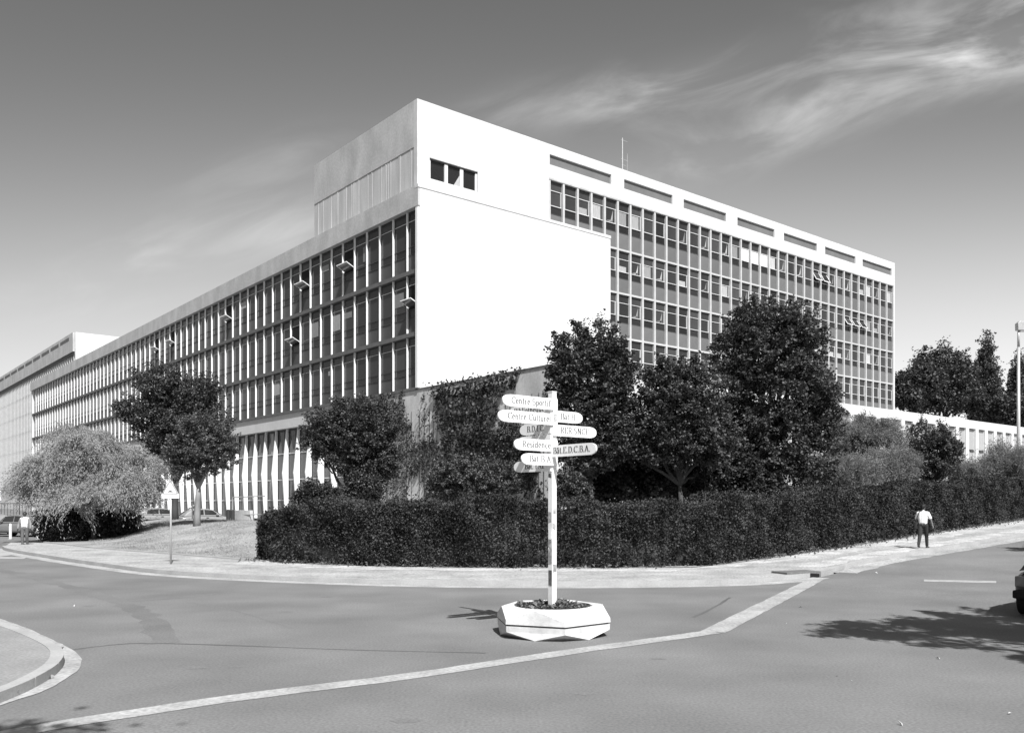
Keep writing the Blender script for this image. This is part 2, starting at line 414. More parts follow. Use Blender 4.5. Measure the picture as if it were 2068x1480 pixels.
# window cell of the wing, unit height 3.3, glass facing -x, lower corner at origin, 1.43 wide
def wing_cell():
    w, h = 1.42, 3.3; a, b = .0, w
    fr = MB()
    fr.box(.0,.05,a,b,h*.83,h*.83+.03,0); fr.box(-.01,.05,a,b,h*.40,h*.40+.05,1); fr.box(-.01,.05,a,b,h*.27,h*.27+.05,1)
    fr.box(.0,.06,a,b,h-.06,h,1); fr.box(.0,.06,a,a+.04,.0,h-.06,1); fr.box(.0,.06,b-.04,b,.0,h-.06,1)
    fr.box(.02,.06,a+.04,b-.04,0,h*.27,2)
    pn = MB(); pn.box(.022,.05,a+.04,b-.04,h*.40+.05,h-.06,0); pn.box(.024,.05,a+.04,b-.04,h*.27+.05,h*.40,1)
    return fr, pn
fr, pn = wing_cell()
fo = fr.build('window', [M['frame'], M['darkframe_shade'], M['panel']]); po = pn.build('pane', [M['glass'], M['glasslow']])
wing_win_me, wing_pane_me = fo.data, po.data
bpy.data.objects.remove(fo); bpy.data.objects.remove(po)
mb = MB(); mb.box(.045,.048,.12,1.3,1.5,3.2); cu = mb.build('c', M['curtain']); cur_me = cu.data; bpy.data.objects.remove(cu)
curmb = MB(); curmb.box(.004,.018,.2,1.2,1.42,2.55); o_ = curmb.build('c', M['curtain']); wing_blind_me = o_.data; bpy.data.objects.remove(o_)
# tilted open sash
sm = MB()
for (y0, y1, x0, x1) in ((.06,1.36,-.02,.02), ):
    pass
def sash_mesh(w, h, tilt):
    m = MB()
    for (a, b, c, d) in ((0,w,0,.05),(0,w,h-.05,h),(0,.05,.05,h-.05),(w-.05,w,.05,h-.05)): m.box(-.02,.02,a,b,c,d,0)
    m.box(-.004,.004,.05,w-.05,.05,h-.05,1)
    R = Matrix.Rotation(tilt, 4, 'Y'); m.v = [tuple(R @ Vector((x, y, z-h/2))) for x, y, z in m.v]
    return m
so = sash_mesh(1.3, .85, math.radians(-63)).build('open_sash', [M['white'], M['glass']]); sash_me = so.data; bpy.data.objects.remove(so)
vm = MB(); vm.box(.0,.02,.06,1.36,1.4,2.7); vo = vm.build('v', M['void']); void_me = vo.data; bpy.data.objects.remove(vo)
rows = [(Z['r1']+.1, Z['wt']+.02), (Z['r2']+.1, Z['r1']-.13), (Z['bt']+.06, Z['r2']-.13)]
opens = set()
for (px, py) in ((697,522),(608,560),(831,590),(592,672),(310,690),(348,684),(452,628),(318,694)):
    s, z = onL(px, py); opens.add((int(s//1.5), 0 if z > Z['r1'] else 1 if z > Z['r2'] else 2))
opens.discard((0,0))
for c in range(33):
    for k, (z0, z1) in enumerate(rows):
        w = inst('window', wing_win_me, wing, (.20, 1.5*c+.04+(.27 if c == 0 else 0), z0), (1, .82 if c == 0 else 1, (z1-z0)/3.3))
        inst('pane', wing_pane_me, w)
        if (c, k) in opens:
            inst('opening', void_me, w, (-.004,0,0)); inst('open_sash', sash_me, w, (-.2, .06, 1.62))
        elif random.random() < .13:
            b = inst('blind', wing_blind_me, w); f = random.uniform(.3,1); b.scale = (1, random.choice((.45,.9,.9)), f); b.location = (0, random.choice((0,.3)), 2.55*(1-f)*.95)
def multi(me, locs, name, mats, parent, kind='stuff'):
    n = len(me.vertices); co = np.empty(n*3); me.vertices.foreach_get('co', co); co = co.reshape(-1,3)
    fs = [tuple(p.vertices) for p in me.polygons]; mi = [p.material_index for p in me.polygons]
    mb = MB()
    for (l, sc) in locs:
        b = len(mb.v); mb.v += [tuple(r) for r in (co*np.array(sc)+np.array(l))]; mb.f += [tuple(b+i for i in f) for f in fs]; mb.m += mi
    o = mb.build(name, mats, parent); o['kind'] = kind; return o
locs = [((.20, 1.5*c+.04, z0), (1,1,(z1-z0)/3.3)) for c in range(33, NB+1) for z0, z1 in rows if 1.5*c+1.5 < SW-.4]
w = multi(wing_win_me, locs, 'window', [M['frame'], M['darkframe_shade'], M['panel']], wing)
multi(wing_pane_me, locs, 'pane', [M['glass'], M['glasslow']], w)
# ground floor of the wing: white beam, tapering fins, tall windows
mb = MB(); mb.box(.05, .54, 8.0, SW-.41, 7.35, Z['bt']-.1); mb.build('beam', M['white_wall'], wing)
mb = MB(); mb.box(.5, .9, 8.0, SW-.41, 0, 1.0); mb.build('plinth', M['slot'], wing)
gf = MB(); gf.prism([(.5,7.349),(.34,7.349),(.06,4.5),(.02,4.2),(.07,3.6),(.25,1.0),(.5,1.0)], 'y', -.06, .06); g_me = None
S0, NG, GB = 8.6, 25, 1.8
for i in range(NG):
    if g_me is None: o = gf.build('tapered_fin', M['fin'], wing); g_me = o.data
    else: o = inst('tapered_fin', g_me, wing)
    o.location = (-.02, S0+GB*i, 0)
gw = MB()
gw.box(.44,.5,0,1.66,7.2,7.34,1)
for (a, b) in ((0,.05),(1.61,1.66),(.5,.54)): gw.box(.44,.5,a,b,1.0,7.2,1)
for z in (5.6, 3.75, 2.3): gw.box(.435,.5,.05,1.61,z,z+.06,0)
gw.box(.47,.5,.05,1.61,3.81,5.6,2); gw.box(.47,.5,.05,1.61,1.0,2.3,2)
gwo = gw.build('window', [M['frame'], M['darkframe_shade'], M['panel2']], wing); gw_me = gwo.data
gpn = MB(); gpn.box(.475,.49,.05,1.61,5.66,7.2); gp_me = gpn.build('pane', M['glass'], gwo).data
gpn = MB(); gpn.box(.475,.49,.05,1.61,2.36,3.75); gp2_me = gpn.build('pane', M['glass'], gwo).data
gcu = MB(); gcu.box(.46,.468,.56,1.2,2.4,3.72); gcu.box(.46,.468,.56,1.0,5.68,7.15); gco = gcu.build('curtain', M['curtain'], gwo); gc_me = gco.data
for i in range(NG-1):
    w = gwo if i == 0 else inst('window', gw_me, wing); w.location = (0, S0+GB*i+.07, 0)
    if i:
        inst('pane', gp_me, w); inst('pane', gp2_me, w)
        if random.random() < .7: inst('curtain', gc_me, w)
mb = MB()
e0 = S0+GB*(NG-1)+.1
mb.box(.5,.53,e0,SW-.5,1.0,7.349,1)
k = e0
while k < SW-.6: mb.box(.4,.499,k,k+.08,1.0,7.349,0); k += 1.5
mb.build('glazed_arcade', [M['frame'], M['glasslow']], wing)

# ---- taller slab behind the wing
slab = bld('office_slab', 'tall white office slab with slotted parapet and a grid of grey windows, above the trees', 'building')
sF = .5; T0, T1 = .15, onR(1807,533,.5)[0]; RT = 24.48; W0 = 9.92; BR = (T1-.18-9.92)/35; NC = 34
RZ = [22.35, 19.07, 16.16, 13.18, 10.25]
ox0, ox1, oz0, oz1 = .98, 4.35, 20.22, 21.42
slots = [onR(1080+v/2.643, 300, sF)[0] for v in (80,408,477,735,795,1022,1082,1280,1330,1507,1550,1712,1750,1905)]
zs0, zs1 = 23.22, 23.86
WE = W0+BR*NC+.9
mb = MB()
D0, D1 = sF, sF+.35
mb.box(T0,W0-.06,D0,D1,19.3,oz0); mb.box(T0,ox0,D0,D1,oz0,oz1); mb.box(ox1,W0-.06,D0,D1,oz0,oz1); mb.box(T0,W0-.06,D0,D1,oz1,zs0)
mb.box(W0-.06,T1,D0,D1,RZ[0]+.05,zs0); mb.box(T0,T1,D0,D1,zs1,RT)
xs = [T0]+slots+[T1]
for a, b in zip(xs[0::2], xs[1::2]): mb.box(a,b,D0,D1,zs0,zs1)
mb.box(W0+BR*35-.02,T1,D0,D1,6,RZ[0]+.05)
mb.box(T0+.42,T1-.31,D1+.3,D1+11.8,19.3,RZ[0]-.05); mb.box(15,T1-.31,D1+.3,D1+11.8,6,19.29)                    # core
mb.box(T1-.3,T1-.01,D1,D1+12.1,6,RT)                            # far end
mb.build('wall', M['stained'], slab)
mb = MB(); mb.box(T0,T0+.4,D1+.001,D1+12.15,21.9,RT); mb.build('parapet_side', M['concrete'], slab)
# side wall of board-marked concrete with irregular vertical ribs
mb = MB(); mb.box(T0+.03,T0+.4,D1+.001,D1+12.15,19.3,21.89)
y = D1+.3
while y < D1+12:
    w_ = random.choice((.05,.05,.09)); mb.box(T0+.012,T0+.028,y,y+w_,19.3,21.86); y += random.choice((.16,.22,.3,.5,.7,.9,1.1))
mb.build('side_wall', M['boards'], slab)
mb = MB(); mb.box(T0+.45,T1-.35,D1+.45,D1+12,RT-1.0,RT-.8); mb.build('roof', M['concrete'], slab)
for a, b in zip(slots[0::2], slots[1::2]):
    m2 = MB(); m2.box(a-.001,b+.001,D0+.13,D0+.3,zs0-.001,zs1+.001); m2.build('parapet_recess', M['slot_shade'], slab)  # shallow panel coloured dark for the shade inside the slot
# three-light window
w3 = MB()
for i in range(4):
    q = ox0+(ox1-ox0-.12)*i/3; w3.box(q,q+.12 if i in (0,3) else q+.22,D0+.1,D0+.25,oz0+.08,oz1-.08,0)
w3.box(ox0,ox1,D0+.1,D0+.25,oz0,oz0+.08,0); w3.box(ox0,ox1,D0+.1,D0+.25,oz1-.08,oz1,1)
w3o = w3.build('window', [M['frame'], M['darkframe_shade']], slab)
mb = MB(); mb.box(ox0+.1,ox1-.1,D0+.18,D0+.22,oz0+.05,oz1-.06); mb.build('pane', M['glasslow'], w3o)
mb = MB(); mb.face([(ox0+1.75,D0+.16,oz0+.1),(ox0+2.2,D0+.16,oz0+.1),(ox0+2.2,D0+.16,oz1-.4)]); mb.build('curtain', M['curtain'], w3o)
mb = MB(); mb.box(W0-.06,W0+BR*35-.02,D0-.02,D0+.3,RZ[0]-.06,RZ[0]+.049); mb.build('lintel', M['concrete'], slab)
for i in range(1,4):
    mb = MB(); mb.box(W0-.06 if i > 3 else W0,W0+BR*35-.02,D0+.03,D0+.2,RZ[i]-.06,RZ[i]+.06); mb.build('floor_band', M['mullion'], slab)
mm = MB(); mm.box(-.075,.075,.03,.25,8.0,RZ[0]-.061); m_me = None
for i in range(0, 36):
    if m_me is None: o = mm.build('mullion', M['mullion'], slab); m_me = o.data
    else: o = inst('mullion', m_me, slab)
    o.location = (W0+BR*i-(.0 if i else -.03), D0-.02, 0)
def slab_cell(flip):
    w, h = BR-.17, 2.8; f = MB(); p = MB(); X = lambda a: w-a if flip else a
    def bx(a, b, *r):
        a, b = sorted((X(a), X(b))); f.box(a, b, *r)
    # sash outline, white
    bx(.0,w,-.02,.03,h*.80,h*.80+.03,0); bx(.0,w-.05,-.03,.03,h*.50,h*.50+.035,0); bx(w-.1,w-.07,-.03,.03,h*.50+.035,h*.80,0)
    bx(0,w,-.0,.04,h*.345,h*.345+.03,1); bx(0,w,0,.05,h-.05,h,1)
    f.box(0,w,.02,.06,0,h*.345,2)
    p.box(0,w,.03,.05,h*.50+.035,h-.05,0); p.box(0,w,.034,.05,h*.345+.03,h*.50,1)
    return f, p
cells = []
for fl in (False, True):
    f, p = slab_cell(fl); a = f.build('w', [M['frame'], M['darkframe_shade'], M['panel2']]); b = p.build('p', [M['glass'], M['glasslow']])
    cells.append((a.data, b.data)); bpy.data.objects.remove(a); bpy.data.objects.remove(b)
bb = MB(); bb.box(.02,BR-.2,.015,.028,1.45,2.22); o = bb.build('b', M['blind']); sb_me = o.data; bpy.data.objects.remove(o)
bb = MB(); bb.box(.05,BR-.4,.015,.028,1.45,2.22); o = bb.build('b', M['curtain']); sc_me = o.data; bpy.data.objects.remove(o)
ds = MB()
ds.face([(.55,.02,1.5),(.75,.02,1.5),(.8,.02,2.2)]); ds.face([(.15,.02,1.5),(.7,.02,1.5),(.78,.02,1.62)])
o = ds.build('b', M['curtain']); sd_me = o.data; bpy.data.objects.remove(o)
so2 = sash_mesh(.95, .9, 0); so2.v = [tuple(Matrix.Rotation(math.radians(-32),4,'X') @ Vector((y, x, z))) for x, y, z in so2.v]
o = so2.build('b', [M['white'], M['glass']]); sash2_me = o.data; bpy.data.objects.remove(o)
vv = MB(); vv.box(.02,BR-.2,.015,.027,1.45,2.22); o = vv.build('b', M['void']); void2_me = o.data; bpy.data.objects.remove(o)
stuff = [[], []]
openS = {(0,24),(0,25),(1,28),(1,29),(1,30)}
for k in range(4):
    z0, z1 = RZ[k+1]+.06, RZ[k]-.06
    for c in range(35):
        if k >= 1 and c < 4: continue
        fl = c % 2; loc = (W0+BR*c+.085, D0+.13, z0); sc = (1, 1, (z1-z0)/2.8)
        if k == 3 and not 4 <= c <= 5:
            if c > 5: stuff[fl].append((loc, sc))
            continue
        w = inst('window', cells[fl][0], slab, loc, sc); inst('pane', cells[fl][1], w)
        if k == 0 and c in (16,17,18): inst('blind', sb_me, w)
        elif (k, c) in openS: inst('opening', void2_me, w); inst('open_sash', sash2_me, w, (.05,-.12,1.85))
        elif (k, c) == (0,2) or random.random() < .16 + .1*(c > 12):
            b = inst('blind', sc_me, w)
            if random.random() < .6: b.scale = (1,1,.45); b.location = (0,0,.8)
        elif c % 2 == 0 and random.random() < .75: inst('curtain', sd_me, w)
for fl in (0, 1):
    w = multi(cells[fl][0], stuff[fl], 'window', [M['frame'], M['darkframe_shade'], M['panel2']], slab); multi(cells[fl][1], stuff[fl], 'pane', [M['glass'], M['glasslow']], w)
# aerial on the slab roof
r_ = onR(1257, 330, 3)[0]; ab_ = C0+dR*r_+dL*3
an = empty('roof_aerial', ab_+Vector((0,0,RT-.8)), YAW, 'thin bare aerial mast standing on the slab roof', 'aerial')
mb = MB(); ah = P(1257,279,ab_.y).z-RT+.8; mb.tube([(0,0,0),(0,0,ah)], [.05,.035], 6); mb.build('mast', M['metal'], an)
for z, l in ((ah-.15,.5),(ah-1.5,.55),(ah-1.9,.3)):
    mb = MB(); mb.tube([(-l*.3,0,z),(l,0,z)], [.02,.02], 5); mb.build('crossbar', M['metal'], an)
mb = MB(); mb.tube([(.5,0,ah-2.2),(.5,0,ah-1.0)], [.02,.02], 5); mb.build('dipole', M['metal'], an)

# ---- low podium hall with ivy
pod = bld('lecture_hall', 'low flat-roofed hall with ivy clad concrete side and long white street front', 'building')
SP = -10.7; PT = 8.42; RP = 80.
mb = MB()
S_end = 8.45
mb.box(.02,.3,SP+.31,S_end,0,PT-.08); mb.build('side_wall', M['ivywall'], pod)
mb = MB(); mb.box(-.02,.32,SP-.02,S_end,PT-.079,PT); mb.build('coping', M['rail'], pod)
# shuttering grooves on the side wall
mb = MB(); y = SP+.4
while y < S_end-.3: mb.box(-.004,.019,y,y+.035,1,7.2); y += random.choice((.35,.5,.5,.8,1.1))
mb.build('shuttering_line', M['rail'], pod)
pw = MB()
P0, PB, PWd = 30.98-12*1.645, 1.645, 1.15
zt, zb_ = 7.80, 1.0
NP = 41
pw.box(.02,RP,SP,SP+.3,zt,PT); pw.box(.02,P0,SP,SP+.3,0,zt)
for i in range(NP):
    a = P0+PB*i; pw.box(a+PWd,min(a+PB,RP),SP,SP+.3,zb_,zt)
pw.box(P0,RP,SP,SP+.3,0,zb_)
pw.build('front_wall', M['white_wall'], pod)
mb = MB(); mb.box(.32,RP,SP+.32,.28,PT-.4,PT-.3); mb.build('roof', M['concrete'], pod)
wm = MB(); wm.box(0,.09,.10,.24,zb_,zt,1); wm.box(PWd-.03,PWd,.14,.24,zb_,zt,0); wm.box(.05,PWd-.03,.14,.24,zt-.05,zt,1); wm.box(.05,PWd-.03,.15,.24,6.15,6.22,1); wm.box(.55,PWd-.03,.12,.24,6.05,6.15,1)  # dark left jamb and head stand for the shadow in the window recess
wo = wm.build('window', [M['frame'], M['darkframe_shade']], pod); ppm = MB(); ppm.box(.05,PWd-.03,.18,.22,6.22,zt-.05,0); ppm.box(.05,.5,.19,.22,zb_,6.15,0); ppm.box(.5,PWd-.03,.18,.22,zb_,6.05,0)
po = ppm.build('pane', M['palepanel'], wo)
for i in range(NP):
    w = wo if i == 0 else inst('window', wo.data, pod)
    w.location = (P0+PB*i, SP, 0)
    if i: inst('pane', po.data, w)

# ---- far building on the left
far = bld('campus_block', 'distant tall white block with grey banded roofline, left beyond the long wing', 'building')
fs0, fr0, fs1, fr1, fz = 115., 8.6, 215., 24., 29.9
mb = MB(); mb.box(fr0+.5,fr1,fs0,fs1,0,fz-.01); mb.box(fr0,fr0+.499,fs0,fs0+.5,4.5,fz-.01); mb.build('wall', M['white_wall'], far)
mb = MB(); mb.box(fr0-.3,fr0+.5,fs0+.501,fs1,fz-3.1,fz); mb.build('cornice', M['concrete'], far)
mb = MB()
k = fs0+3
while k < fs1: mb.box(fr0-.33,fr0-.301,k,k+6.2,fz-1.0,fz-.5); k += 7.4
mb.build('cornice_slot', M['slot'], far)
mb = MB(); mb.box(fr0-.1,fr0+.499,fs0+.501,fs1,fz-3.6,fz-3.11); mb.build('dark_band', M['darkframe_shade'], far)  # dark strip below the cornice
for j in range(6):
    z1 = fz-3.6-3.55*j
    m2 = MB(); m2.box(fr0+.1,fr0+.49,fs0+.501,fs1,z1-3.0,z1-.001); m2.build('facade_panel', M['mullion'], far)
    m2 = MB(); m2.box(fr0+.3,fr0+.49,fs0+.501,fs1,z1-3.55,z1-3.001); rb = m2.build('window_ribbon', M['glasslow'], far)
    m3 = MB(); k = fs0+1
    while k < fs1: m3.box(fr0-.05,fr0+.09,k,k+.25,z1-3.55,z1-.002); k += 1.5
    m3.build('fin_row', M['mullion'], far)

# ------------------------------------------------------------------ VEGETATION
def leaves(centers, size, up=.5, aspect=1.0, jitter=.35):
    """one diamond-ish leaf quad per centre"""
    n = len(centers)
    nrm = rng.normal(size=(n,3)); nrm[:,2] = np.abs(nrm[:,2])*(1+up)+up; nrm /= np.linalg.norm(nrm, axis=1, keepdims=True)
    t = rng.normal(size=(n,3)); t -= nrm*(t*nrm).sum(1, keepdims=True); t /= np.linalg.norm(t, axis=1, keepdims=True)
    b = np.cross(nrm, t)
    s = size*(1+jitter*rng.uniform(-1,1,(n,1)))
    a = t*s*.5; c = b*s*.5*aspect; bend = nrm*s*.12
    V = np.empty((n,4,3)); V[:,0] = centers-a-bend; V[:,1] = centers-c*.9+a*.1+bend*.6; V[:,2] = centers+a-bend; V[:,3] = centers+c*.9+a*.1+bend*.6
    return V.reshape(-1,3)
def blob_points(n, c, r, shell=.55):
    d = rng.normal(size=(n,3)); d /= np.linalg.norm(d, axis=1, keepdims=True)
    rad = rng.uniform(0,1,(n,1))**(1/3.)*(1-shell)+shell*rng.uniform(.8,1.08,(n,1))
    return np.array(c)+d*rad*np.array(r)
def clumpy(n, c, r, nclump, cr, flat=.7, shell=.5):
    """leaves gathered along short sprays (twigs) that point outwards, spread through a lumpy ellipsoid"""
    c = np.array(c); r = np.array(r)
    cc = blob_points(nclump, c, r*.93, shell)
    d = (cc-c)/r; dn = d/np.maximum(np.linalg.norm(d, axis=1, keepdims=True), 1e-6)
    ph = rng.uniform(0, 6, 6)
    lump = 1+.13*np.sin(dn[:,0:1]*5+ph[0])*np.sin(dn[:,2:3]*4+ph[1])+.12*np.sin(dn[:,0:1]*9+dn[:,2:3]*7+ph[2])
    cc = c+d*lump*r
    L = cr*rng.uniform(.6,2.0,(nclump,1))*np.where(rng.uniform(0,1,(nclump,1)) < .12, 1.7, 1)
    ax = dn*.8+rng.normal(size=(nclump,3))*.5+np.array([0,0,.45]); ax /= np.linalg.norm(ax, axis=1, keepdims=True)
    w = rng.uniform(.15,1,nclump)**1.8; k = rng.choice(nclump, n, p=w/w.sum())
    t = rng.uniform(-.5,1,(n,1)); sp = cr*.42*(1.15-.75*np.clip(t,0,1))
    return cc[k]+ax[k]*L[k]*t+rng.normal(size=(n,3))*sp*np.array([1,1,flat])
def limb(mb, a, b, r0, r1, seg=7, wob=.12):
    a, b = Vector(a), Vector(b); L = (b-a).length; pts = []; rr = []
    for i in range(6):
        t = i/5; p = a.lerp(b, t); k = math.sin(t*PI)*wob*L
        pts.append(p+Vector((random.uniform(-k,k)*.6, random.uniform(-k,k)*.6, k*.3))); rr.append(r0+(r1-r0)*t)
    mb.tube(pts, rr, seg)
def tree(name, label, cat, base, blobs, n, size, m, trunk_r=.14, fork=.45, bark='bark', group=None, clump=.38, nclump=None, shell=.45, up=.4, lean=(0,0), aspect=.9, flat=.7):
    """blobs: list of (centre, radii) in world coordinates"""
    base = Vector(base); root = empty(name, base, 0, label, cat, group)
    tot = sum(r[0]*r[1]*r[2] for _, r in blobs); cl = []
    cen = Vector((0,0,0))
    for c, r in blobs: cen += Vector(c)*(r[0]*r[1]*r[2]/tot)
    n = int(n*2.1); size = size*.70; nclump = int((nclump or 160)*1.6); clump = clump*.85
    for c, r in blobs:
        f = r[0]*r[1]*r[2]/tot; k = max(50, int(n*f))
        nc = max(8, int((nclump or 160)*f**.8)); cl.append(clumpy(k, Vector(c)-base, r, nc, clump, flat, shell))
    pts = np.vstack(cl)
    mesh_np('crown', leaves(pts, size, up, aspect), 4, m, root)
    mb = MB(); top = cen-base
    fk = Vector((top.x*fork+lean[0], top.y*fork+lean[1], max(.4, top.z*fork)))
    mb.tube([(0,0,-.2), tuple(fk*.33+Vector((0,0,0))), tuple(fk*.7), tuple(fk)], [trunk_r*1.25, trunk_r, trunk_r*.85, trunk_r*.55], 10)
    tips = [(Vector(c)-base, r) for c, r in blobs]
    for c, r in tips:
        limb(mb, fk, c, trunk_r*.6, trunk_r*.2)
        for _ in range(3):
            d = Vector((random.uniform(-1,1)*r[0], random.uniform(-1,1)*r[1], random.uniform(-.2,1)*r[2]))*.8
            limb(mb, fk.lerp(c, random.uniform(.5,1)), c+d, trunk_r*.25, .012, 5)
    mb.build('trunk', M[bark], root, smooth=True)
    return root
def pb(px, py, Y, rx, ry, rd=None):
    k = Y/F; return (P(px, py, Y), (rx*k, (rd if rd else (rx+ry)/2)*k, ry*k))
# feathery tree: drooping strands
def wispy(name, label, cat, base, blobs, nstr, m, L=1.5, leafw=.035, leafl=.16, per=26, bark='bark', group=None, droop=1.0, trunk_r=.12, lift=.3):
    base = Vector(base); root = empty(name, base, 0, label, cat, group)
    tot = sum(r[0]*r[1]*r[2] for _, r in blobs); allV = []
    mb = MB()
    cz = sum((Vector(c) for c, _ in blobs), Vector((0,0,0)))/len(blobs)-base
    fk = Vector((cz.x*.4, cz.y*.4, max(.3, cz.z*.45)))
    mb.tube([(0,0,-.2), tuple(fk*.5), tuple(fk)], [trunk_r*1.2, trunk_r, trunk_r*.8], 8)
    for c, r in blobs:
        c = Vector(c)-base
        limb(mb, fk, c, trunk_r*.55, .03)
        for _ in range(3):
            d = Vector((random.uniform(-1,1)*r[0], random.uniform(-1,1)*r[1], random.uniform(0,1)*r[2]))*.7; limb(mb, c, c+d, .035, .01, 5)
        k = int(nstr*r[0]*r[1]*r[2]/tot)
        ncl = max(6, k//22); cen_ = blob_points(ncl, c, r, .4); kk_ = rng.integers(0, ncl, k); st = cen_[kk_]+rng.normal(size=(k,3))*.17
        out = (cen_-np.array(c))[kk_]; out[:,2] = 0; out = out/np.array([r[0],r[1],1])+(rng.normal(size=(ncl,3))*.5)[kk_]+rng.normal(size=(k,3))*.22; out[:,2] = lift+(rng.normal(size=ncl)*.22)[kk_]+rng.normal(size=k)*.12
        out /= np.linalg.norm(out, axis=1, keepdims=True)
        ln = L*rng.uniform(.25,1.3,(k,1))*(1+.35*np.sin(st[:,0:1]*3.1+st[:,2:3]*2.3))
        for j in range(per):
            t = (j+rng.uniform(0,1,(k,1)))/per
            p = st+out*ln*t*.75; p[:,2:3] -= droop*ln*t*t*.75
            p += rng.normal(size=(k,3))*.05
            d = out*.75; d = d+np.array([[0,0,-1.]])*(1.5*droop*t); d += rng.normal(size=(k,3))*.45; d /= np.linalg.norm(d, axis=1, keepdims=True)
            q = rng.normal(size=(k,3)); q -= d*(q*d).sum(1,keepdims=True); q /= np.linalg.norm(q,axis=1,keepdims=True)
            V = np.empty((k,4,3)); V[:,0] = p; V[:,1] = p+d*leafl*.5+q*leafw; V[:,2] = p+d*leafl; V[:,3] = p+d*leafl*.5-q*leafw
            allV.append(V.reshape(-1,3))
    mesh_np('crown', np.vstack(allV), 4, m, root)
    mb.build('trunk', M[bark], root, smooth=True)
    return root

# left group
Yw = 47.
wispy('feathery_tree', 'pale feathery drooping tree at the left corner of the lawn', 'tree', onG(190, Yw, .1),
      [pb(110,965,Yw,62,58), pb(190,930,Yw,75,62), pb(265,950,Yw,58,60), pb(150,905,Yw+1,70,40), pb(62,972,Yw,40,38), pb(220,985,Yw-1,80,35), pb(310,980,Yw+1,22,40), pb(150,1000,Yw-1,60,25)], 5200, M['wisp'], 1.3, .018, .15, 26)
for i, (px, py, rx, ry, Y, lb) in enumerate(((112,1058,32,36,47.5,'dark dense shrub beside the pedestrian in the jacket'),(182,1052,48,44,48,'broad black shrub under the middle of the feathery tree'),(243,1052,34,42,48.5,'dark shrub at the right foot of the feathery tree, above the lawn slope'))):
    tree('shrub', lb, 'shrub', onG(px, Y, .1), [pb(px,py,Y,rx,ry), pb(px-rx*.4,py+14,Y-.3,rx*.6,ry*.6), pb(px+rx*.45,py+12,Y-.3,rx*.6,ry*.62)], 9000, .12, M['hedge'], .06, .3, nclump=120, group='dark shrubs under the feathery tree')
Yt = 53.
tree('broadleaf_tree', 'tall dark tree in front of the long wing, behind the smaller round maple', 'tree', onG(352, Yt, .1),
     [pb(322,775,Yt,46,38), pb(372,795,Yt,50,36), pb(410,800,Yt,34,38), pb(300,835,Yt,48,36), pb(375,850,Yt,58,42), pb(425,850,Yt,38,34), pb(262,825,Yt,26,22), pb(330,890,Yt,52,34), pb(390,905,Yt+1,48,34), pb(300,760,Yt,22,18), pb(425,770,Yt,14,13)], 26000, .17, M['leaf'], .2, .35, nclump=330, clump=.42)
Ym = 46.
tree('maple_tree', 'small round maple with a bare straight trunk on the dry lawn ridge', 'tree', onG(397, Ym, .1),
     [pb(400,905,Ym,62,48), pb(362,920,Ym,34,36), pb(440,920,Ym,40,36), pb(405,862,Ym,42,30), pb(452,880,Ym,26,26), pb(395,948,Ym,45,20)], 15000, .14, M['leaf3'], .17, .5, 'palebark', nclump=230, clump=.28)
Yi = 36.
tree('maple_tree', 'round low maple with forked trunk beside the ivy wall, above the hedge end', 'tree', onG(705, Yi, .1),
     [pb(700,890,Yi,72,62), pb(655,860,Yi,42,40), pb(745,865,Yi,60,48), pb(700,835,Yi,62,34), pb(770,910,Yi,50,42), pb(640,900,Yi,28,34), pb(735,950,Yi,62,36), pb(795,850,Yi+.6,22,34), pb(775,950,Yi+.6,22,26)], 26000, .12, M['leaf2'], .13, .35, nclump=330, clump=.26)
# right group
Ya = 33.5
FORK = .55
tree('maple_tree', 'tall maple with ragged pointed top against the blank white wall', 'tree', onG(1190, Ya, .05),
     [pb(1190,760,Ya,72,70), pb(1215,700,Ya,44,44), pb(1150,715,Ya,36,40), pb(1180,840,Ya,74,62), pb(1245,790,Ya,44,50), pb(1240,720,Ya,26,36), pb(1140,800,Ya,34,50), pb(1185,915,Ya,72,46), pb(1200,965,Ya+2.5,66,34), pb(1212,655,Ya,12,20), pb(1170,668,Ya,16,20), pb(1245,880,Ya,44,50), pb(1270,740,Ya,16,26), pb(1120,720,Ya,14,14)], 34000, .15, M['leaf2'], .13, FORK, 'bark', nclump=420, clump=.3)
Yb = 33.4
tree('maple_tree', 'spreading maple in the middle of the right-hand trees with trunk rising from the hedge', 'tree', onG(1384, Yb, .05),
     [pb(1365,800,Yb,72,62), pb(1330,850,Yb,66,60), pb(1410,850,Yb,62,60), pb(1370,760,Yb,46,38), pb(1310,780,Yb,26,30), pb(1290,880,Yb,50,40), pb(1360,905,Yb,76,40), pb(1440,900,Yb,46,40), pb(1345,738,Yb,14,16), pb(1405,745,Yb,16,16), pb(1250,905,Yb,38,30), pb(1330,955,Yb+2.5,70,34), pb(1430,960,Yb+2.5,60,34)], 34000, .15, M['leaf2'], .12, FORK, 'bark', nclump=400, clump=.3)
Yc = 38.
tree('broadleaf_tree', 'big dense dark tree, tallest of the right-hand trees in front of the slab', 'tree', onG(1560, Yc, .05),
     [pb(1550,700,Yc,88,72), pb(1540,645,Yc,52,40), pb(1600,680,Yc,62,56), pb(1435,850,Yc,30,60), pb(1675,830,Yc,26,50), pb(1490,710,Yc,48,60), pb(1570,800,Yc,105,70), pb(1640,790,Yc,48,60), pb(1470,780,Yc,50,60), pb(1560,890,Yc,110,66), pb(1650,870,Yc,42,60), pb(1490,880,Yc,60,60), pb(1560,950,Yc,120,44), pb(1660,740,Yc,20,40), pb(1515,620,Yc,18,16), pb(1590,630,Yc,22,18)], 46000, .17, M['leaf'], .22, .4, nclump=520, clump=.36)
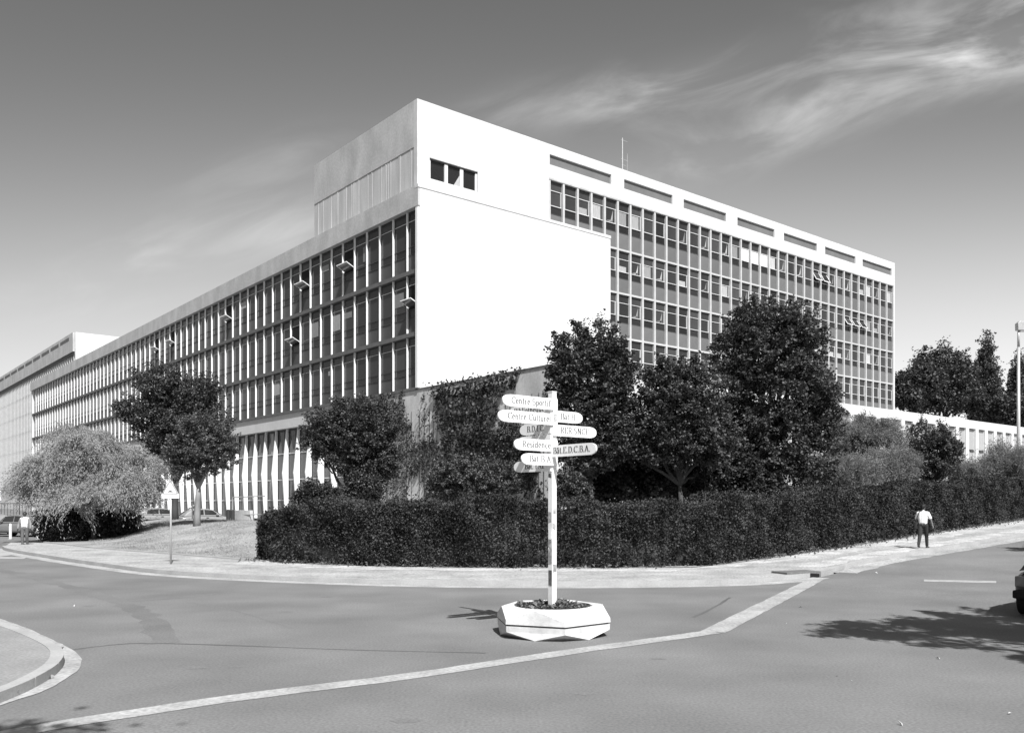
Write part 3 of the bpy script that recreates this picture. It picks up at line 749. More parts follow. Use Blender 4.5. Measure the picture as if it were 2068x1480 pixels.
tree('broadleaf_tree', 'dark low foliage added to fill the shadowed gap beneath the two maples', 'tree', onG(1300, 37, .05),  # dark foliage added for the black shade below the crowns
     [pb(1270,940,36.5,100,60), pb(1390,950,36.5,95,56), pb(1195,965,36,48,46), pb(1480,960,36.5,60,50), pb(1300,995,35.5,140,30), pb(1500,1000,36.5,110,24), pb(1190,1000,35,40,24)], 40000, .18, M['hedge'], .12, .4, nclump=220, clump=.4)
# right of the big tree
Yd = 44.
wispy('feathery_tree', 'grey feathery tree between the big dark tree and the round bush', 'tree', onG(1745, Yd, .05),
      [pb(1722,895,Yd,40,36), pb(1765,890,Yd,42,34), pb(1745,868,Yd,44,18), pb(1795,905,Yd,20,26), pb(1705,930,Yd,40,30)], 2600, M['wisp2'], .85, .016, .13, 24, droop=.35, lift=.75)
Ye = 46.
tree('round_bush', 'dark round bush in front of the white podium windows', 'bush', onG(1888, Ye, .05),
     [pb(1885,910,Ye,46,46), pb(1862,885,Ye,28,30), pb(1908,890,Ye,28,32), pb(1885,945,Ye,42,30), pb(1850,925,Ye,22,26), pb(1925,915,Ye,18,26)], 15000, .13, M['leaf'], .08, .35, nclump=200, clump=.28)
wl = [('pale wispy broom shrub directly left of the round bush',1795,955,40,22,41),('wispy broom shrub behind the hedge below the feathery tree',1700,965,55,26,39),('wispy broom shrub by the lamp post at the right edge',2040,940,34,34,47),('low wispy shrub between the round bush and the lamp post',1965,962,40,18,47)]
for lb, px, py, rx, ry, Y in wl:
    wispy('broom_shrub', lb, 'shrub', onG(px, Y, .05), [pb(px,py,Y,rx,ry), pb(px-rx*.5,py+10,Y,rx*.6,ry*.7), pb(px+rx*.5,py+8,Y,rx*.6,ry*.7)], 1500, M['wisp2'], 1.1, .014, .13, 20, droop=.12, lift=1.1, trunk_r=.05)
# shrubs between ivy wall and hedge
sl = [('grey-green shrub at the foot of the ivy wall, left of the signpost',918,968,50,44,34.5),('shrub climbing the ivy wall corner right behind the signpost arms',1030,915,58,72,36.),('shrub at the foot of the ivy wall between two bare concrete patches',985,968,58,42,34.),('small pale bush showing right of the signpost pole',1150,985,34,30,32.2),('low leafy shrub under the forked maple, behind the hedge end',640,1000,42,22,33.5),('dark shrub low under the forked maple near the wall',735,990,34,26,35.)]
for i, (lb, px, py, rx, ry, Y) in enumerate(sl):
    tree('shrub', lb, 'shrub', onG(px, Y, .05), [pb(px,py,Y,rx,ry), pb(px-rx*.5,py+ry*.3,Y,rx*.6,ry*.7), pb(px+rx*.5,py+ry*.35,Y,rx*.6,ry*.7)], 9000, .10, M['shrub'] if i in (0,2,3) else M['ivy'], .05, .3, nclump=160, clump=.22)
# background trees beyond the podium
tl = [('bushy tree behind the podium roof, nearest to the slab end',1850,795,105.,[(1830,790,34,26),(1865,770,28,26),(1815,800,20,14)]),
      ('large rounded tree behind the podium roof beside the tall conifer',1905,770,115.,[(1900,740,48,34),(1935,770,42,44),(1880,790,50,36),(1945,735,22,18),(1860,735,14,12),(1915,812,85,26)]),
      ('low tree filling the gap between the two conifers',2030,830,112.,[(2030,832,26,22),(2060,838,24,16)])]
for lb, px, py, Y, bl in tl:
    tree('background_tree', lb, 'tree', onG(px, Y), [pb(a,b,Y,c,d) for a, b, c, d in bl], 14000, .42, M['far'], .3, .5, group='trees beyond the podium', nclump=240, clump=1.0)
def conifer(px, ptop, pbot, hw, Y, lb):
    bl = []
    n = 9
    for i in range(n):
        t = i/(n-1); w = hw*(.12+.88*t**.75); bl.append(pb(px+random.uniform(-2,2), ptop+8+(pbot-ptop)*t, Y, w, (pbot-ptop)/n*1.0, w))
    tree('conifer', lb, 'tree', onG(px, Y), bl, 16000, .34, M['far'], .25, .5, group='conifers beyond the podium', nclump=380, clump=.7, up=.1)
conifer(1994, 672, 840, 30, 118., 'tall pointed conifer behind the podium roof, left of the lamp post')
conifer(2058, 712, 840, 24, 120., 'dark conifer behind the lamp post at the right edge')

# hedge: clipped, following the pavement
def hedge():
    line = resample(smooth_line([HF[0]+Vector((.6,.72,0))]+[p+Vector((.0,.72,0)) for p in HF[1:3]]+[HF[3]+Vector((-.4,.9,0)), HF[3]+dR*1.6+dL*.9]+[HF[4]+dL*.9, HF[4]+dR*16+dL*.9], 3), .25)
    n = len(line); core = MB(); ring = []
    hw = .75
    cum = 0
    prof = []
    for i, p in enumerate(line):
        t = (line[min(i+1,n-1)]-line[max(i-1,0)]).normalized(); s = Vector((-t.y, t.x, 0))
        if i: cum += (p-line[i-1]).length
        h = 2.12+.10*math.sin(cum*.9)+.08*math.sin(cum*2.3+1)+.05*math.sin(cum*5.1)
        e = min(1, (cum+.15)/1.3); h *= .66+.34*min(1, (cum+.1)/3.0)**.6; w = hw*(.5+.5*math.sqrt(min(1,e)))*(1+.1*math.sin(cum*1.7)+.06*math.sin(cum*4.3))
        h -= .28*math.exp(-((cum-14.6)/.7)**2)
        prof.append((p, s, t, h, w))
    for (p, s, t, h, w) in prof:
        g = G(p.x, p.y); pts = [p-s*(w-.12)*.9, p-s*(w-.1), p-s*(w-.22), p+s*(w-.22), p+s*(w-.1), p+s*(w-.12)*.9]; zs = [.1, .5, h-.16, h-.16, .5, .1]
        ring.append([(q.x, q.y, g+z) for q, z in zip(pts, zs)])
    for a, b in zip(ring[:-1], ring[1:]):
        for k in range(5): core.face([a[k], a[k+1], b[k+1], b[k]])
    core.face(ring[0]); core.face(list(reversed(ring[-1])))
    base = line[0]
    root = empty('hedge', (base.x, base.y, G(base.x, base.y)), 0, 'long clipped dark hedge running behind the pavement across the middle of the picture', 'hedge')
    off = Vector((base.x, base.y, G(base.x, base.y)))
    pass
    core.v = [tuple(Vector(v)-off) for v in core.v]
    core.build('branches', M['hedge'], root)
    N = 300000; idx = rng.integers(0, n, N); P_ = np.empty((N,3))
    A = np.array([[p.x,p.y,G(p.x,p.y),s.x,s.y,t.x,t.y,h,w] for p,s,t,h,w in prof])[idx]
    side = rng.uniform(0,1,N); h = A[:,7]; w = A[:,8]
    z = rng.uniform(.0,1,N)**.85*h
    al0 = A[:,0]*.9+A[:,1]*.6
    bump = .07*np.sin(al0*2.3+z*1.7)+.06*np.sin(al0*4.9-z*3.1+1)+.05*np.sin(al0*9.7+z*6.3)+.03*np.sin(al0*17-z*11); lat = -(w+rng.normal(size=N)*.05+bump*1.0)
    # ragged foot: thin out the lowest leaves and tuck them in
    lat += np.where(z < .5, (.5-z)*.2, 0)
    topm = side > .62; bk = side > .93
    lat = np.where(topm, rng.uniform(-1,1,N)*w, lat); z = np.where(topm, h+rng.normal(size=N)*.05+bump*.5-.02, z)
    lat = np.where(bk, w+rng.normal(size=N)*.07, lat); z = np.where(bk, rng.uniform(.3,1,N)*h, z)
    sprout = (np.sin(al0*31)+np.sin(al0*53+lat*9) > .9) & topm & (rng.uniform(0,1,N) < .3); z = np.where(sprout, z+rng.uniform(0,.3,N)**1.5*1.2, z)
    al = rng.uniform(-.3,.3,N)
    # round the left end
    P_[:,0] = A[:,0]+A[:,3]*lat+A[:,5]*al; P_[:,1] = A[:,1]+A[:,4]*lat+A[:,6]*al; P_[:,2] = A[:,2]+z+.05
    end = rng.integers(0, N, 12000); p, s, t, hh, ww = prof[0]
    E = np.empty((12000,3)); lt = rng.uniform(-1,1,12000)*ww; E[:,0] = p.x+s.x*lt-t.x*(.25+.2*np.sqrt(1-(lt/ww)**2))+rng.normal(size=12000)*.06; E[:,1] = p.y+s.y*lt-t.y*.2+rng.normal(size=12000)*.06; E[:,2] = G(p.x,p.y)+.05+rng.uniform(0,1,12000)*hh
    V = leaves(np.vstack([P_,E]), .072, .15, .75)-np.array(off)
    mesh_np('foliage', V, 4, M['hedge'], root)
hedge()
# ivy on the podium side wall, drawn as patches in wall coordinates
def inpoly(x, y, poly):
    c = np.zeros(len(x), bool); j = len(poly)-1
    for i in range(len(poly)):
        xi, yi = poly[i]; xj, yj = poly[j]
        c ^= ((yi > y) != (yj > y)) & (x < (xj-xi)*(y-yi)/(yj-yi+1e-12)+xi); j = i
    return c
def ivy(label, polys, n, thick, dens_noise=True, size=.16):
    pts = []
    for poly in polys:
        q = [onL(px, py) for px, py in poly]; xs = [a for a, _ in q]; zs = [b for _, b in q]
        area = abs(sum(q[i][0]*q[(i+1) % len(q)][1]-q[(i+1) % len(q)][0]*q[i][1] for i in range(len(q))))/2
        k = int(n*area*2.2); s = rng.uniform(min(xs)-.2, max(xs)+.2, k); z = rng.uniform(min(zs)-.3, max(zs)+.15, k)
        js = s+.16*np.sin(z*7)+.1*np.sin(z*17+s*5)+rng.normal(size=k)*.08; jz = z+.18*np.sin(s*6)+.12*np.sin(s*15)+rng.normal(size=k)*.08
        ok = inpoly(js, jz, q) & (z < PT+.12); s, z = s[ok], z[ok]
        r = -np.abs(rng.normal(size=len(s)))*thick*(1+.6*np.sin(s*3.1+z*2.2)+.5*np.sin(z*4.7))-.03
        p = np.empty((len(s),3)); p[:,0] = r; p[:,1] = s; p[:,2] = z; pts.append(p)
    p = np.vstack(pts); b = p.mean(0); b[2] = 0.3; b[0] = 0
    V = leaves(p, size, .1, .9)
    # turn the leaves outwards
    o = empty('ivy', C0+dR*float(b[0])+dL*float(b[1])+Vector((0,0,float(b[2]))), YAW, label, 'ivy')
    me = mesh_np('foliage', V-b, 4, M['ivy'], o)
    mb = MB()
    for _ in range(14):
        i = rng.integers(0, len(p)); a = p[i]-b; mb.tube([(-.02, a[1]+random.uniform(-.5,.5), .2), (-.04, a[1]+random.uniform(-.3,.3), a[2]*.5+.1), (-.04, a[1], a[2])], [.03,.02,.008], 5)
    mb.build('stem', M['bark'], o)
ivy('thick dark ivy sheet hanging over the upper half of the concrete wall', [[(872,780),(960,765),(1062,742),(1040,775),(1015,800),(1000,850),(960,880),(925,895),(900,885),(885,840)], [(925,890),(1000,850),(1010,900),(960,925)]], 130, .16)
ivy('thin ivy strands trailing down the concrete wall beside the forked maple', [[(765,797),(816,793),(820,820),(826,850),(838,882),(862,890),(870,925),(846,946),(822,1002),(794,1006),(780,962),(800,900),(775,860)],[(855,800),(864,806),(860,840),(868,868),(856,905),(842,930),(832,960),(822,950),(838,905),(848,860),(850,830)],[(858,880),(905,890),(930,930),(925,1005),(862,1005),(850,950)],[(690,810),(770,797),(775,860),(770,960),(700,960)]], 120, .07, size=.12)
ivy('ivy clump covering the low wall behind the signpost, down to the shrubs', [[(960,880),(1010,870),(1050,860),(1085,880),(1100,1000),(900,1005),(905,930),(930,900)]], 80, .15)

# dry tufts of grass on the lawn near the road and on the verge
pts = []
for _ in range(70000):
    x = random.uniform(-24,-6); y = random.uniform(30,52)
    d = y-31+.874*min(x+9.2,0)
    if d < .2 or x+.5*y < .8: continue
    if math.sin(x*1.7+y*.6)+math.sin(y*1.3-x*.5)+random.uniform(-1.5,1.5) < 0: continue
    pts.append((x,y,G(x,y)+.17))
V = leaves(np.array(pts), .10, -.3, .12)
o = mesh_np('grass', V, 4, M['grass'], None); tag(o, 'short dry grass tufts on the sloping lawn', None, None, 'stuff')
pts = []
hl = resample(vs_, .3)
for _ in range(2600):
    p = random.choice(hl); x = p.x+random.uniform(-.3,.3)+random.uniform(-.5,.5); y = p.y-abs(random.gauss(0,.35))+.2
    pts.append((x,y,G(x,y)+.15+random.uniform(0,.1)))
o = mesh_np('weeds', leaves(np.array(pts), .12, .2, .5), 4, M['shrub'], None); tag(o, 'low weeds along the foot of the hedge', None, None, 'stuff')
# fallen leaves in the corner gutter and scraps on the road
pts = []
for _ in range(190):
    t = random.random()**1.4; a = gp(88+random.uniform(-12,26),1352+random.uniform(-8,8)); b = gp(-10,1412+random.uniform(-12,10)); p = a.lerp(b, t); pts.append((p.x+random.gauss(0,.07), p.y+random.gauss(0,.06), p.z+.02+random.uniform(0,.03)))
for _ in range(24):
    p = gp(112+random.uniform(-6,12),1318+random.uniform(-6,8)); pts.append((p.x,p.y,p.z+.03))
o = mesh_np('fallen_leaves', leaves(np.array(pts), .12, -.2, .7), 4, M['litter'], None); tag(o, 'dry fallen leaves gathered in the corner gutter', None, None, 'stuff')
pts = []
for px, py in [(1588,1260),(1692,1365),(1720,1376),(1772,1340),(1895,1330),(1770,1157),(569,1231),(150,1224),(2040,1442),(1616,1226),(1340,1170),(1820,1464),(1620,1135)]:
    p = gp(px,py); pts.append((p.x,p.y,p.z+.02))
o = mesh_np('paper_scraps', leaves(np.array(pts), .055, 1.5, .5, .6), 4, M['paper'], None); tag(o, 'tiny pale scraps of litter scattered over the road', None, None, 'stuff')

# ------------------------------------------------------------------ SIGNPOST IN PLANTER
Yp = 14.45; pc = onG(1115.5, Yp)
pl = empty('planter', pc, 0, 'low hexagonal white concrete planter full of bedding plants on the road', 'planter')
RP_ = .985
def hexring(r, z, rot): return [Vector((r*math.sin(math.radians(rot+60*k)), -r*math.cos(math.radians(rot+60*k)), z)) for k in range(6)]
B0 = 9.
def facet(mbx, lo, hi):
    for k in range(6):
        mbx.face([lo[k], lo[(k+1) % 6], hi[k]]); mbx.face([hi[k], lo[(k+1) % 6], hi[(k+1) % 6]])
up = MB(); m0 = hexring(RP_, .235, B0); m1 = hexring(RP_*.995, .30, B0); t1 = hexring(RP_*.86, .47, B0+30)
for k in range(6): up.face([m0[k], m0[(k+1) % 6], m1[(k+1) % 6], m1[k]])
facet(up, m1, t1)
NS = 36; ri = .64
inner_t = [Vector((ri*math.sin(2*PI*k/NS), -ri*math.cos(2*PI*k/NS), .47)) for k in range(NS)]; inner_b = [v+Vector((0,0,-.12)) for v in inner_t]
def hexpt(a, r, rot, z):
    a0 = math.radians(rot); step = PI/3; kk = math.floor((a-a0)/step); p = Vector((r*math.sin(a0+kk*step), -r*math.cos(a0+kk*step), z)); q = Vector((r*math.sin(a0+(kk+1)*step), -r*math.cos(a0+(kk+1)*step), z))
    d = Vector((math.sin(a), -math.cos(a), 0)); e = q-p; den = d.x*e.y-d.y*e.x; t = (p.x*e.y-p.y*e.x)/den; return Vector((d.x*t, d.y*t, z))
outer = [hexpt(2*PI*k/NS, RP_*.86, B0+30, .47) for k in range(NS)]
for k in range(NS):
    j = (k+1) % NS; up.face([outer[k], outer[j], inner_t[j], inner_t[k]]); up.face([inner_t[k], inner_t[j], inner_b[j], inner_b[k]])
up.face([v for v in m0])
up.build('upper_ring', M['planter'], pl)
lo = MB(); a0 = hexring(RP_*.99, .205, B0); a1 = hexring(RP_*.985, .115, B0); b0 = hexring(RP_*.88, .0, B0+30)
for k in range(6): lo.face([a0[k], a0[(k+1) % 6], a1[(k+1) % 6], a1[k]])
facet(lo, a1, b0); lo.face(a0)
lo.build('lower_ring', M['planter'], pl)
mb = MB(); mb.v = []; g0 = hexring(RP_*.955, .204, B0); g1 = hexring(RP_*.955, .236, B0)
for k in range(6): mb.face([g0[k], g0[(k+1) % 6], g1[(k+1) % 6], g1[k]])
mb.build('joint', M['rail'], pl)
mb = MB(); mb.face([v+Vector((0,0,.05)) for v in inner_b]); mb.build('soil', M['soil'], pl)
# bedding plants
k = 0
proto = None
spots_ = []
while len(spots_) < 26:
    a = random.uniform(0,2*PI); r = .56*math.sqrt(random.random()); x, y = r*math.sin(a), r*math.cos(a)
    if math.hypot(x,y) < .11 or any(math.hypot(x-u,y-v) < .12 for u, v in spots_): continue
    spots_.append((x,y))
for x, y in spots_:
    if proto is None:
        cl_ = rng.normal(size=(220,3))*np.array([.045,.045,.035])+np.array([0,0,.055]); cl_[:,2] = np.abs(cl_[:,2])
        o = mesh_np('bedding_plant', leaves(cl_, .072, .4, .7), 4, M['flowerleaf'], None); proto = o
        tag(o, 'small leafy bedding plant growing in the hexagonal white planter', 'plant', 'bedding plants in the planter')
    else:
        o = proto.copy(); col.objects.link(o)
    o.location = pc+Vector((x,y,.40)); o.rotation_euler = (0,0,random.uniform(0,6)); q = random.uniform(.8,1.3); o.scale = (q,q,q*random.uniform(.5,.9))

# --- stroke glyphs for the lettering (thick stems, thin hairlines)
def arc(cx, cy, rx, ry, a0, a1, n=9): return [(cx+rx*math.cos(math.radians(a0+(a1-a0)*i/n)), cy+ry*math.sin(math.radians(a0+(a1-a0)*i/n))) for i in range(n+1)]
def serif(x, y, w=.13): return [(x-w,y),(x+w,y)]
GL = {
 'C': (.72,[arc(.42,.5,.34,.5,45,315,14), [(.68,.82),(.68,.98)]]), 'B': (.7,[[(.18,0),(.18,1)],[(.03,0),(.4,0)],[(.03,1),(.38,1)],arc(.38,.76,.22,.24,90,-90),arc(.4,.26,.26,.26,90,-90)]),
 'D': (.76,[[(.18,0),(.18,1)],[(.03,0),(.36,0)],[(.03,1),(.36,1)],arc(.34,.5,.36,.5,90,-90,12)]), 'E': (.66,[[(.18,0),(.18,1)],[(.03,0),(.58,0),(.6,.2)],[(.03,1),(.56,1),(.58,.82)],[(.18,.52),(.42,.52)]]),
 'F': (.62,[[(.18,0),(.18,1)],serif(.18,0),[(.03,1),(.56,1),(.58,.82)],[(.18,.52),(.42,.52)]]), 'H': (.82,[[(.18,0),(.18,1)],[(.62,0),(.62,1)],[(.18,.52),(.62,.52)],serif(.18,0),serif(.18,1),serif(.62,0),serif(.62,1)]),
 'I': (.38,[[(.18,0),(.18,1)],serif(.18,0),serif(.18,1)]), 'N': (.82,[[(.16,0),(.16,1)],[(.16,1),(.64,0)],[(.64,0),(.64,1)],serif(.16,0,.1),serif(.64,1,.1)]),
 'R': (.74,[[(.18,0),(.18,1)],serif(.18,0),[(.03,1),(.38,1)],arc(.38,.75,.22,.25,90,-90),[(.18,.5),(.38,.5)],[(.38,.5),(.68,0)]]), 'S': (.6,[arc(.3,.75,.22,.25,30,250,9)+arc(.3,.26,.24,.26,80,-150,9)]),
 'A': (.76,[[(.08,0),(.38,1)],[(.38,1),(.66,0)],[(.2,.36),(.54,.36)],serif(.08,0,.09),serif(.66,0,.1)]), 'G': (.76,[arc(.42,.5,.34,.5,45,330,14),[(.68,0),(.68,.4)],[(.54,.42),(.78,.42)]]),
 'a': (.5,[arc(.22,.5,.16,.16,150,0,6)+[(.38,.5),(.38,.05),(.46,0)],arc(.22,.17,.17,.17,60,330,9)]), 'e': (.5,[[(.08,.36),(.42,.36)]+arc(.25,.34,.17,.33,5,310,12)]),
 'n': (.58,[[(.12,0),(.12,.66)],arc(.28,.46,.16,.2,170,0,7)+[(.44,0)],serif(.12,0,.09),serif(.44,0,.09),[(.03,.66),(.12,.66)]]), 't': (.36,[[(.17,.9),(.17,.1)]+arc(.27,.1,.1,.1,180,300,4),[(.03,.66),(.32,.66)]]),
 'r': (.42,[[(.12,0),(.12,.66)],arc(.28,.46,.16,.2,170,50,5),serif(.12,0,.1),[(.03,.66),(.12,.66)]]), 'p': (.56,[[(.13,-.3),(.13,.66)],arc(.28,.33,.2,.33,140,-140,12),serif(.13,-.3,.1)]),
 'o': (.52,[arc(.26,.33,.19,.33,0,360,16)]), 'i': (.28,[[(.13,0),(.13,.66)],serif(.13,0,.1),[(.13,.82),(.13,.94)]]), 'f': (.38,[[(.16,0),(.16,.8)]+arc(.28,.82,.12,.16,170,40,5),[(.03,.66),(.34,.66)],serif(.16,0,.1)]),
 'u': (.58,[[(.12,.66),(.12,.2)]+arc(.26,.2,.14,.2,180,330,6),[(.44,.66),(.44,0)],[(.44,0),(.53,0)]]), 'l': (.28,[[(.13,0),(.13,1)],serif(.13,0,.1)]), 's': (.44,[arc(.22,.5,.14,.16,30,250,7)+arc(.22,.17,.16,.17,80,-150,7)]),
 'd': (.56,[[(.43,0),(.43,1)],arc(.26,.33,.19,.33,40,320,12),[(.43,0),(.52,0)]]), 'c': (.46,[arc(.26,.33,.18,.33,50,310,10)]), 'b': (.56,[[(.13,0),(.13,1)],arc(.28,.33,.2,.33,140,-140,12)]), 'h': (.58,[[(.12,0),(.12,1)],arc(.28,.46,.16,.2,170,0,7)+[(.44,0)],serif(.12,0,.09),serif(.44,0,.09)]),
 'q': (.56,[[(.43,-.3),(.43,.66)],arc(.26,.33,.19,.33,40,320,12)]), '.': (.24,[[(.1,0),(.1,.1)]]), ' ': (.3,[]), '-': (.4,[[(.06,.35),(.34,.35)]])}
GL['\u00e2'] = (GL['a'][0], GL['a'][1]+[[(.1,.78),(.22,.95)],[(.22,.95),(.36,.78)]]); GL['\u00e8'] = (GL['e'][0], GL['e'][1]+[[(.16,.96),(.3,.78)]])
def lettering(text, size, thick=.13, thin=.04, track=.06, squeeze=1.0):
    quads = []; x = 0
    for ch in text:
        w, st = GL[ch]
        for s in st:
            for (x0, y0), (x1, y1) in zip(s[:-1], s[1:]):
                dx, dy = x1-x0, y1-y0; L = math.hypot(dx, dy)
                if L < 1e-6: continue
                tw = (thin+(thick-thin)*abs(dy)/L)/2; nx, ny = -dy/L*tw, dx/L*tw; ex, ey = dx/L*.012, dy/L*.012
                quads.append([(x+x0+nx-ex,y0+ny-ey),(x+x0-nx-ex,y0-ny-ey),(x+x1-nx+ex,y1-ny+ey),(x+x1+nx+ex,y1+ny+ey)])
        x += w+track
    return [[(a*size*squeeze, b*size) for a, b in q] for q in quads], x*size*squeeze
fp = empty('fingerpost', pc+Vector((0,0,.38)), 0, 'white direction signpost with many pointed name arms rising from the planter', 'signpost')
def fl(v): return v-Vector((0,0,.38))          # world offset from the planter centre to fingerpost-local
side = .098; hp = 3.97-.38
ax, ay = dR, dL
def rotz_box(mb, hx, hy, z0, z1, mi=0, ofs=(0,0)):
    c = [ax*(sx*hx+ofs[0])+ay*(sy*hy+ofs[1]) for sx, sy in ((-1,-1),(1,-1),(1,1),(-1,1))]
    n = len(mb.v); mb.v += [(p.x,p.y,z0) for p in c]+[(p.x,p.y,z1) for p in c]
    for q in ((0,3,2,1),(4,5,6,7),(0,1,5,4),(1,2,6,5),(2,3,7,6),(3,0,4,7)): mb.f.append(tuple(n+i for i in q)); mb.m.append(mi)
mb = MB(); rotz_box(mb, side/2, side/2, -.05, hp); mb.build('pole', M['pole'], fp)
mb = MB(); rotz_box(mb, side/2+.006, side/2+.006, hp, hp+.012); mb.build('pole_cap', M['pole'], fp)
# peeling stickers on the pole (two faces)
for i, (y, h, f, m) in enumerate(((1045,18,0,'sticker'),(1062,10,1,'sticker'),(1080,22,0,'pole'),(1098,16,0,'sticker'),(1120,30,0,'sticker'),(1145,16,1,'sticker'),(1165,22,0,'letter'),(1030,9,1,'sticker'),(960,6,0,'letter'))):
    z = (HY-y)/F*Yp+EYE-pc.z-.38; hh = h*Yp/F; w = side*random.uniform(.3,.46); mb = MB()
    if f == 1: rotz_box(mb, w, .002, z-hh/2, z+hh/2, 0, (random.uniform(-.008,.008), -side/2-.002))
    else: rotz_box(mb, .002, w, z-hh/2, z+hh/2, 0, (-side/2-.002, random.uniform(-.008,.008)))
    mb.v = [tuple(np.array(v)+np.array([0,0,random.uniform(-.35,.35)*hh])) for v in mb.v]; mb.build('sticker', M[m], fp)
def arm(text, py, tip_px, direction, faint, face, tsize=.098, hgt=.187, sq=.8, thin=.035):
    """direction: unit vector of the arm from the pole; face: outward unit normal of the lettered side"""
    z = (HY-py)/F*Yp+EYE-pc.z-.38
    lo_, hi_ = .1, 2.5
    for _ in range(40):
        m_ = (lo_+hi_)/2; p = pc+direction*m_; x = CX+F*p.x/p.y
        if (x < tip_px) == (direction.x < 0): hi_ = m_
        else: lo_ = m_
    L = lo_; o = direction.cross(Vector((0,0,1))); th = .014
    n0 = face*(side/2+th+.002) if abs(direction.dot(face)) < .1 else face*0
    out = []
    tip_l = .17
    prof = [(-.045,-hgt/2),(L-tip_l,-hgt/2)]+[(L-tip_l+tip_l*math.sin(t*PI/16), -hgt/2*math.cos(t*PI/16)**.8) for t in range(1,8)]+[(L,0)]
    prof += [(x, -y) for x, y in reversed(prof[:-1])]
    mb = MB(); n = len(prof)
    f = [n0+direction*a+Vector((0,0,z+b))+face*th for a, b in prof]; bck = [n0+direction*a+Vector((0,0,z+b))-face*th for a, b in prof]
    mb.face(f); mb.face(list(reversed(bck)))
    for i in range(n): j = (i+1) % n; mb.face([f[i], bck[i], bck[j], f[j]])
    ar = mb.build('sign_arm', M['signwhite'], fp, bevel=0)
    q, tw = lettering(text, tsize, .15, thin, squeeze=sq)
    room = L-side/2-.15
    k = min(1.45, room*.97/tw); e = Vector((0,0,1)); xd = direction if direction.x > 0 else -direction
    start = (side/2+.06) if direction.x > 0 else None
    mb = MB()
    for qq in q:
        pts = []
        for a, b in qq:
            a *= k
            u = start+a if direction.x > 0 else None
            if u is None: base = -(side/2+.05)-tw*k; u = base+a
            pts.append(n0+xd*u+e*(z-tsize*.42+b)+face*(th+.003))
        mb.face(pts)
    if mb.f: mb.build('lettering', M['letter' if faint else 'letter2'], ar)
    return ar
mF, mS = -dL, -dR
arm('Centre Sportif', 817.5, 1009.5, -dR, True, mF, sq=.8, thin=.035)
arm('Centre Culturel', 848, 1000.5, -dR, True, mF, sq=.8, thin=.035)
arm('Residence', 901, 1033, -dR, True, mF, sq=.85, thin=.03)
arm('Bat B A', 929, 1047.5, -dR, True, mF, thin=.03)
arm('Bat H', 841, 1170, dR, True, mF, thin=.03)
arm('RER SNCF', 869, 1198, dR, True, mF, thin=.035)
arm('B\u00e2t.E.D.C.B.A.', 912, 1211, -dL, False, mS, sq=.9)
arm('Biblioth\u00e8que', 824, 1036, dL, False, mS, sq=.9)
arm('B.D.I.C.', 864, 1057, dL, False, mS)
arm(' ', 889, 1052, dL, False, mS)['label'] = 'shaded grey arm half hidden behind another'
arm('B\u00e2t. F.G.', 940, 1045, dL, False, mS)

# ------------------------------------------------------------------ ROAD SIGN
ps = gp(345,1146)
kk = ps.y/F
ts = empty('warning_sign', ps, 0, 'white triangular speed hump warning sign with a plate below, on the left pavement', 'road sign')
pz = lambda y: EYE+(HY-y)*kk-ps.z
mb = MB(); mb.tube([(0,0,-.1),(0,0,pz(975))], [.032,.032], 10); mb.build('pole', M['metal'], ts, smooth=True)
def tri(s, zc, y0, y1, rnd=.05):
    c = [(-s/2, zc-s*.29), (s/2, zc-s*.29), (0, zc+s*.577)]; out = []
    for i in range(3):
        p = Vector(c[i]); a = Vector(c[i-1]); b = Vector(c[(i+1) % 3]); pa = p+(a-p).normalized()*rnd; pb_ = p+(b-p).normalized()*rnd
        for t in range(5):
            u = t/4; out.append(tuple(pa*(1-u)**2+p*2*u*(1-u)+pb_*u*u))
    return out
zc = pz(988)
mb = MB(); mb.prism(tri(.56,zc,0,0), 'y', -.045, -.033); pt = mb.build('triangle_panel', M['signwhite'], ts)
o1, o2 = tri(.545,zc,0,0), tri(.44,zc,0,0,.04); mb = MB()
for i in range(len(o1)): j = (i+1) % len(o1); mb.face([(o1[i][0],-.048,o1[i][1]),(o1[j][0],-.048,o1[j][1]),(o2[j][0],-.048,o2[j][1]),(o2[i][0],-.048,o2[i][1])])
mb.build('border', mat('worn_sign_border', .25, .5, .1, 6), pt)
mb = MB(); mb.face([(-.1,-.049,zc-.09)]+[(-.1+.2*i/8,-.049,zc-.09+.05*math.sin(PI*i/8)) for i in range(1,8)]+[(.1,-.049,zc-.09)]); mb.build('hump_symbol', M['letter2'], pt)
mb = MB(); mb.box(-.29,.29,-.045,-.033,pz(1006),pz(997.5)); mb.build('plate', M['signwhite'], ts, bevel=.005)

# ------------------------------------------------------------------ LAMP POST on the right
lb = onG(2057, 48.5)
lp = empty('lamp_post', lb, 0, 'tall slim grey lamp post with box lantern behind the hedge at the right edge', 'street lamp')
kz = 48.5/F; ztop = EYE+(HY-650)*kz-lb.z
mb = MB(); mb.tube([(0,0,-.1),(0,0,4),(0,0,ztop-1.4)], [.11,.095,.075], 12); mb.tube([(0,0,ztop-1.4),(0,0,ztop-.3)], [.07,.06], 12); mb.build('pole', M['metal'], lp, smooth=True)
mb = MB(); mb.prism([(-.1,ztop-.48),(.75,ztop-.5),(.85,ztop-.1),(.0,ztop+.02),(-.12,ztop-.1)], 'y', -.16, .16); mb.build('lantern', M['metal'], lp, bevel=.02)
mb = MB(); mb.box(.05,.7,-.12,.12,ztop-.55,ztop-.49); mb.build('lamp_glass', M['lamp'], lp)

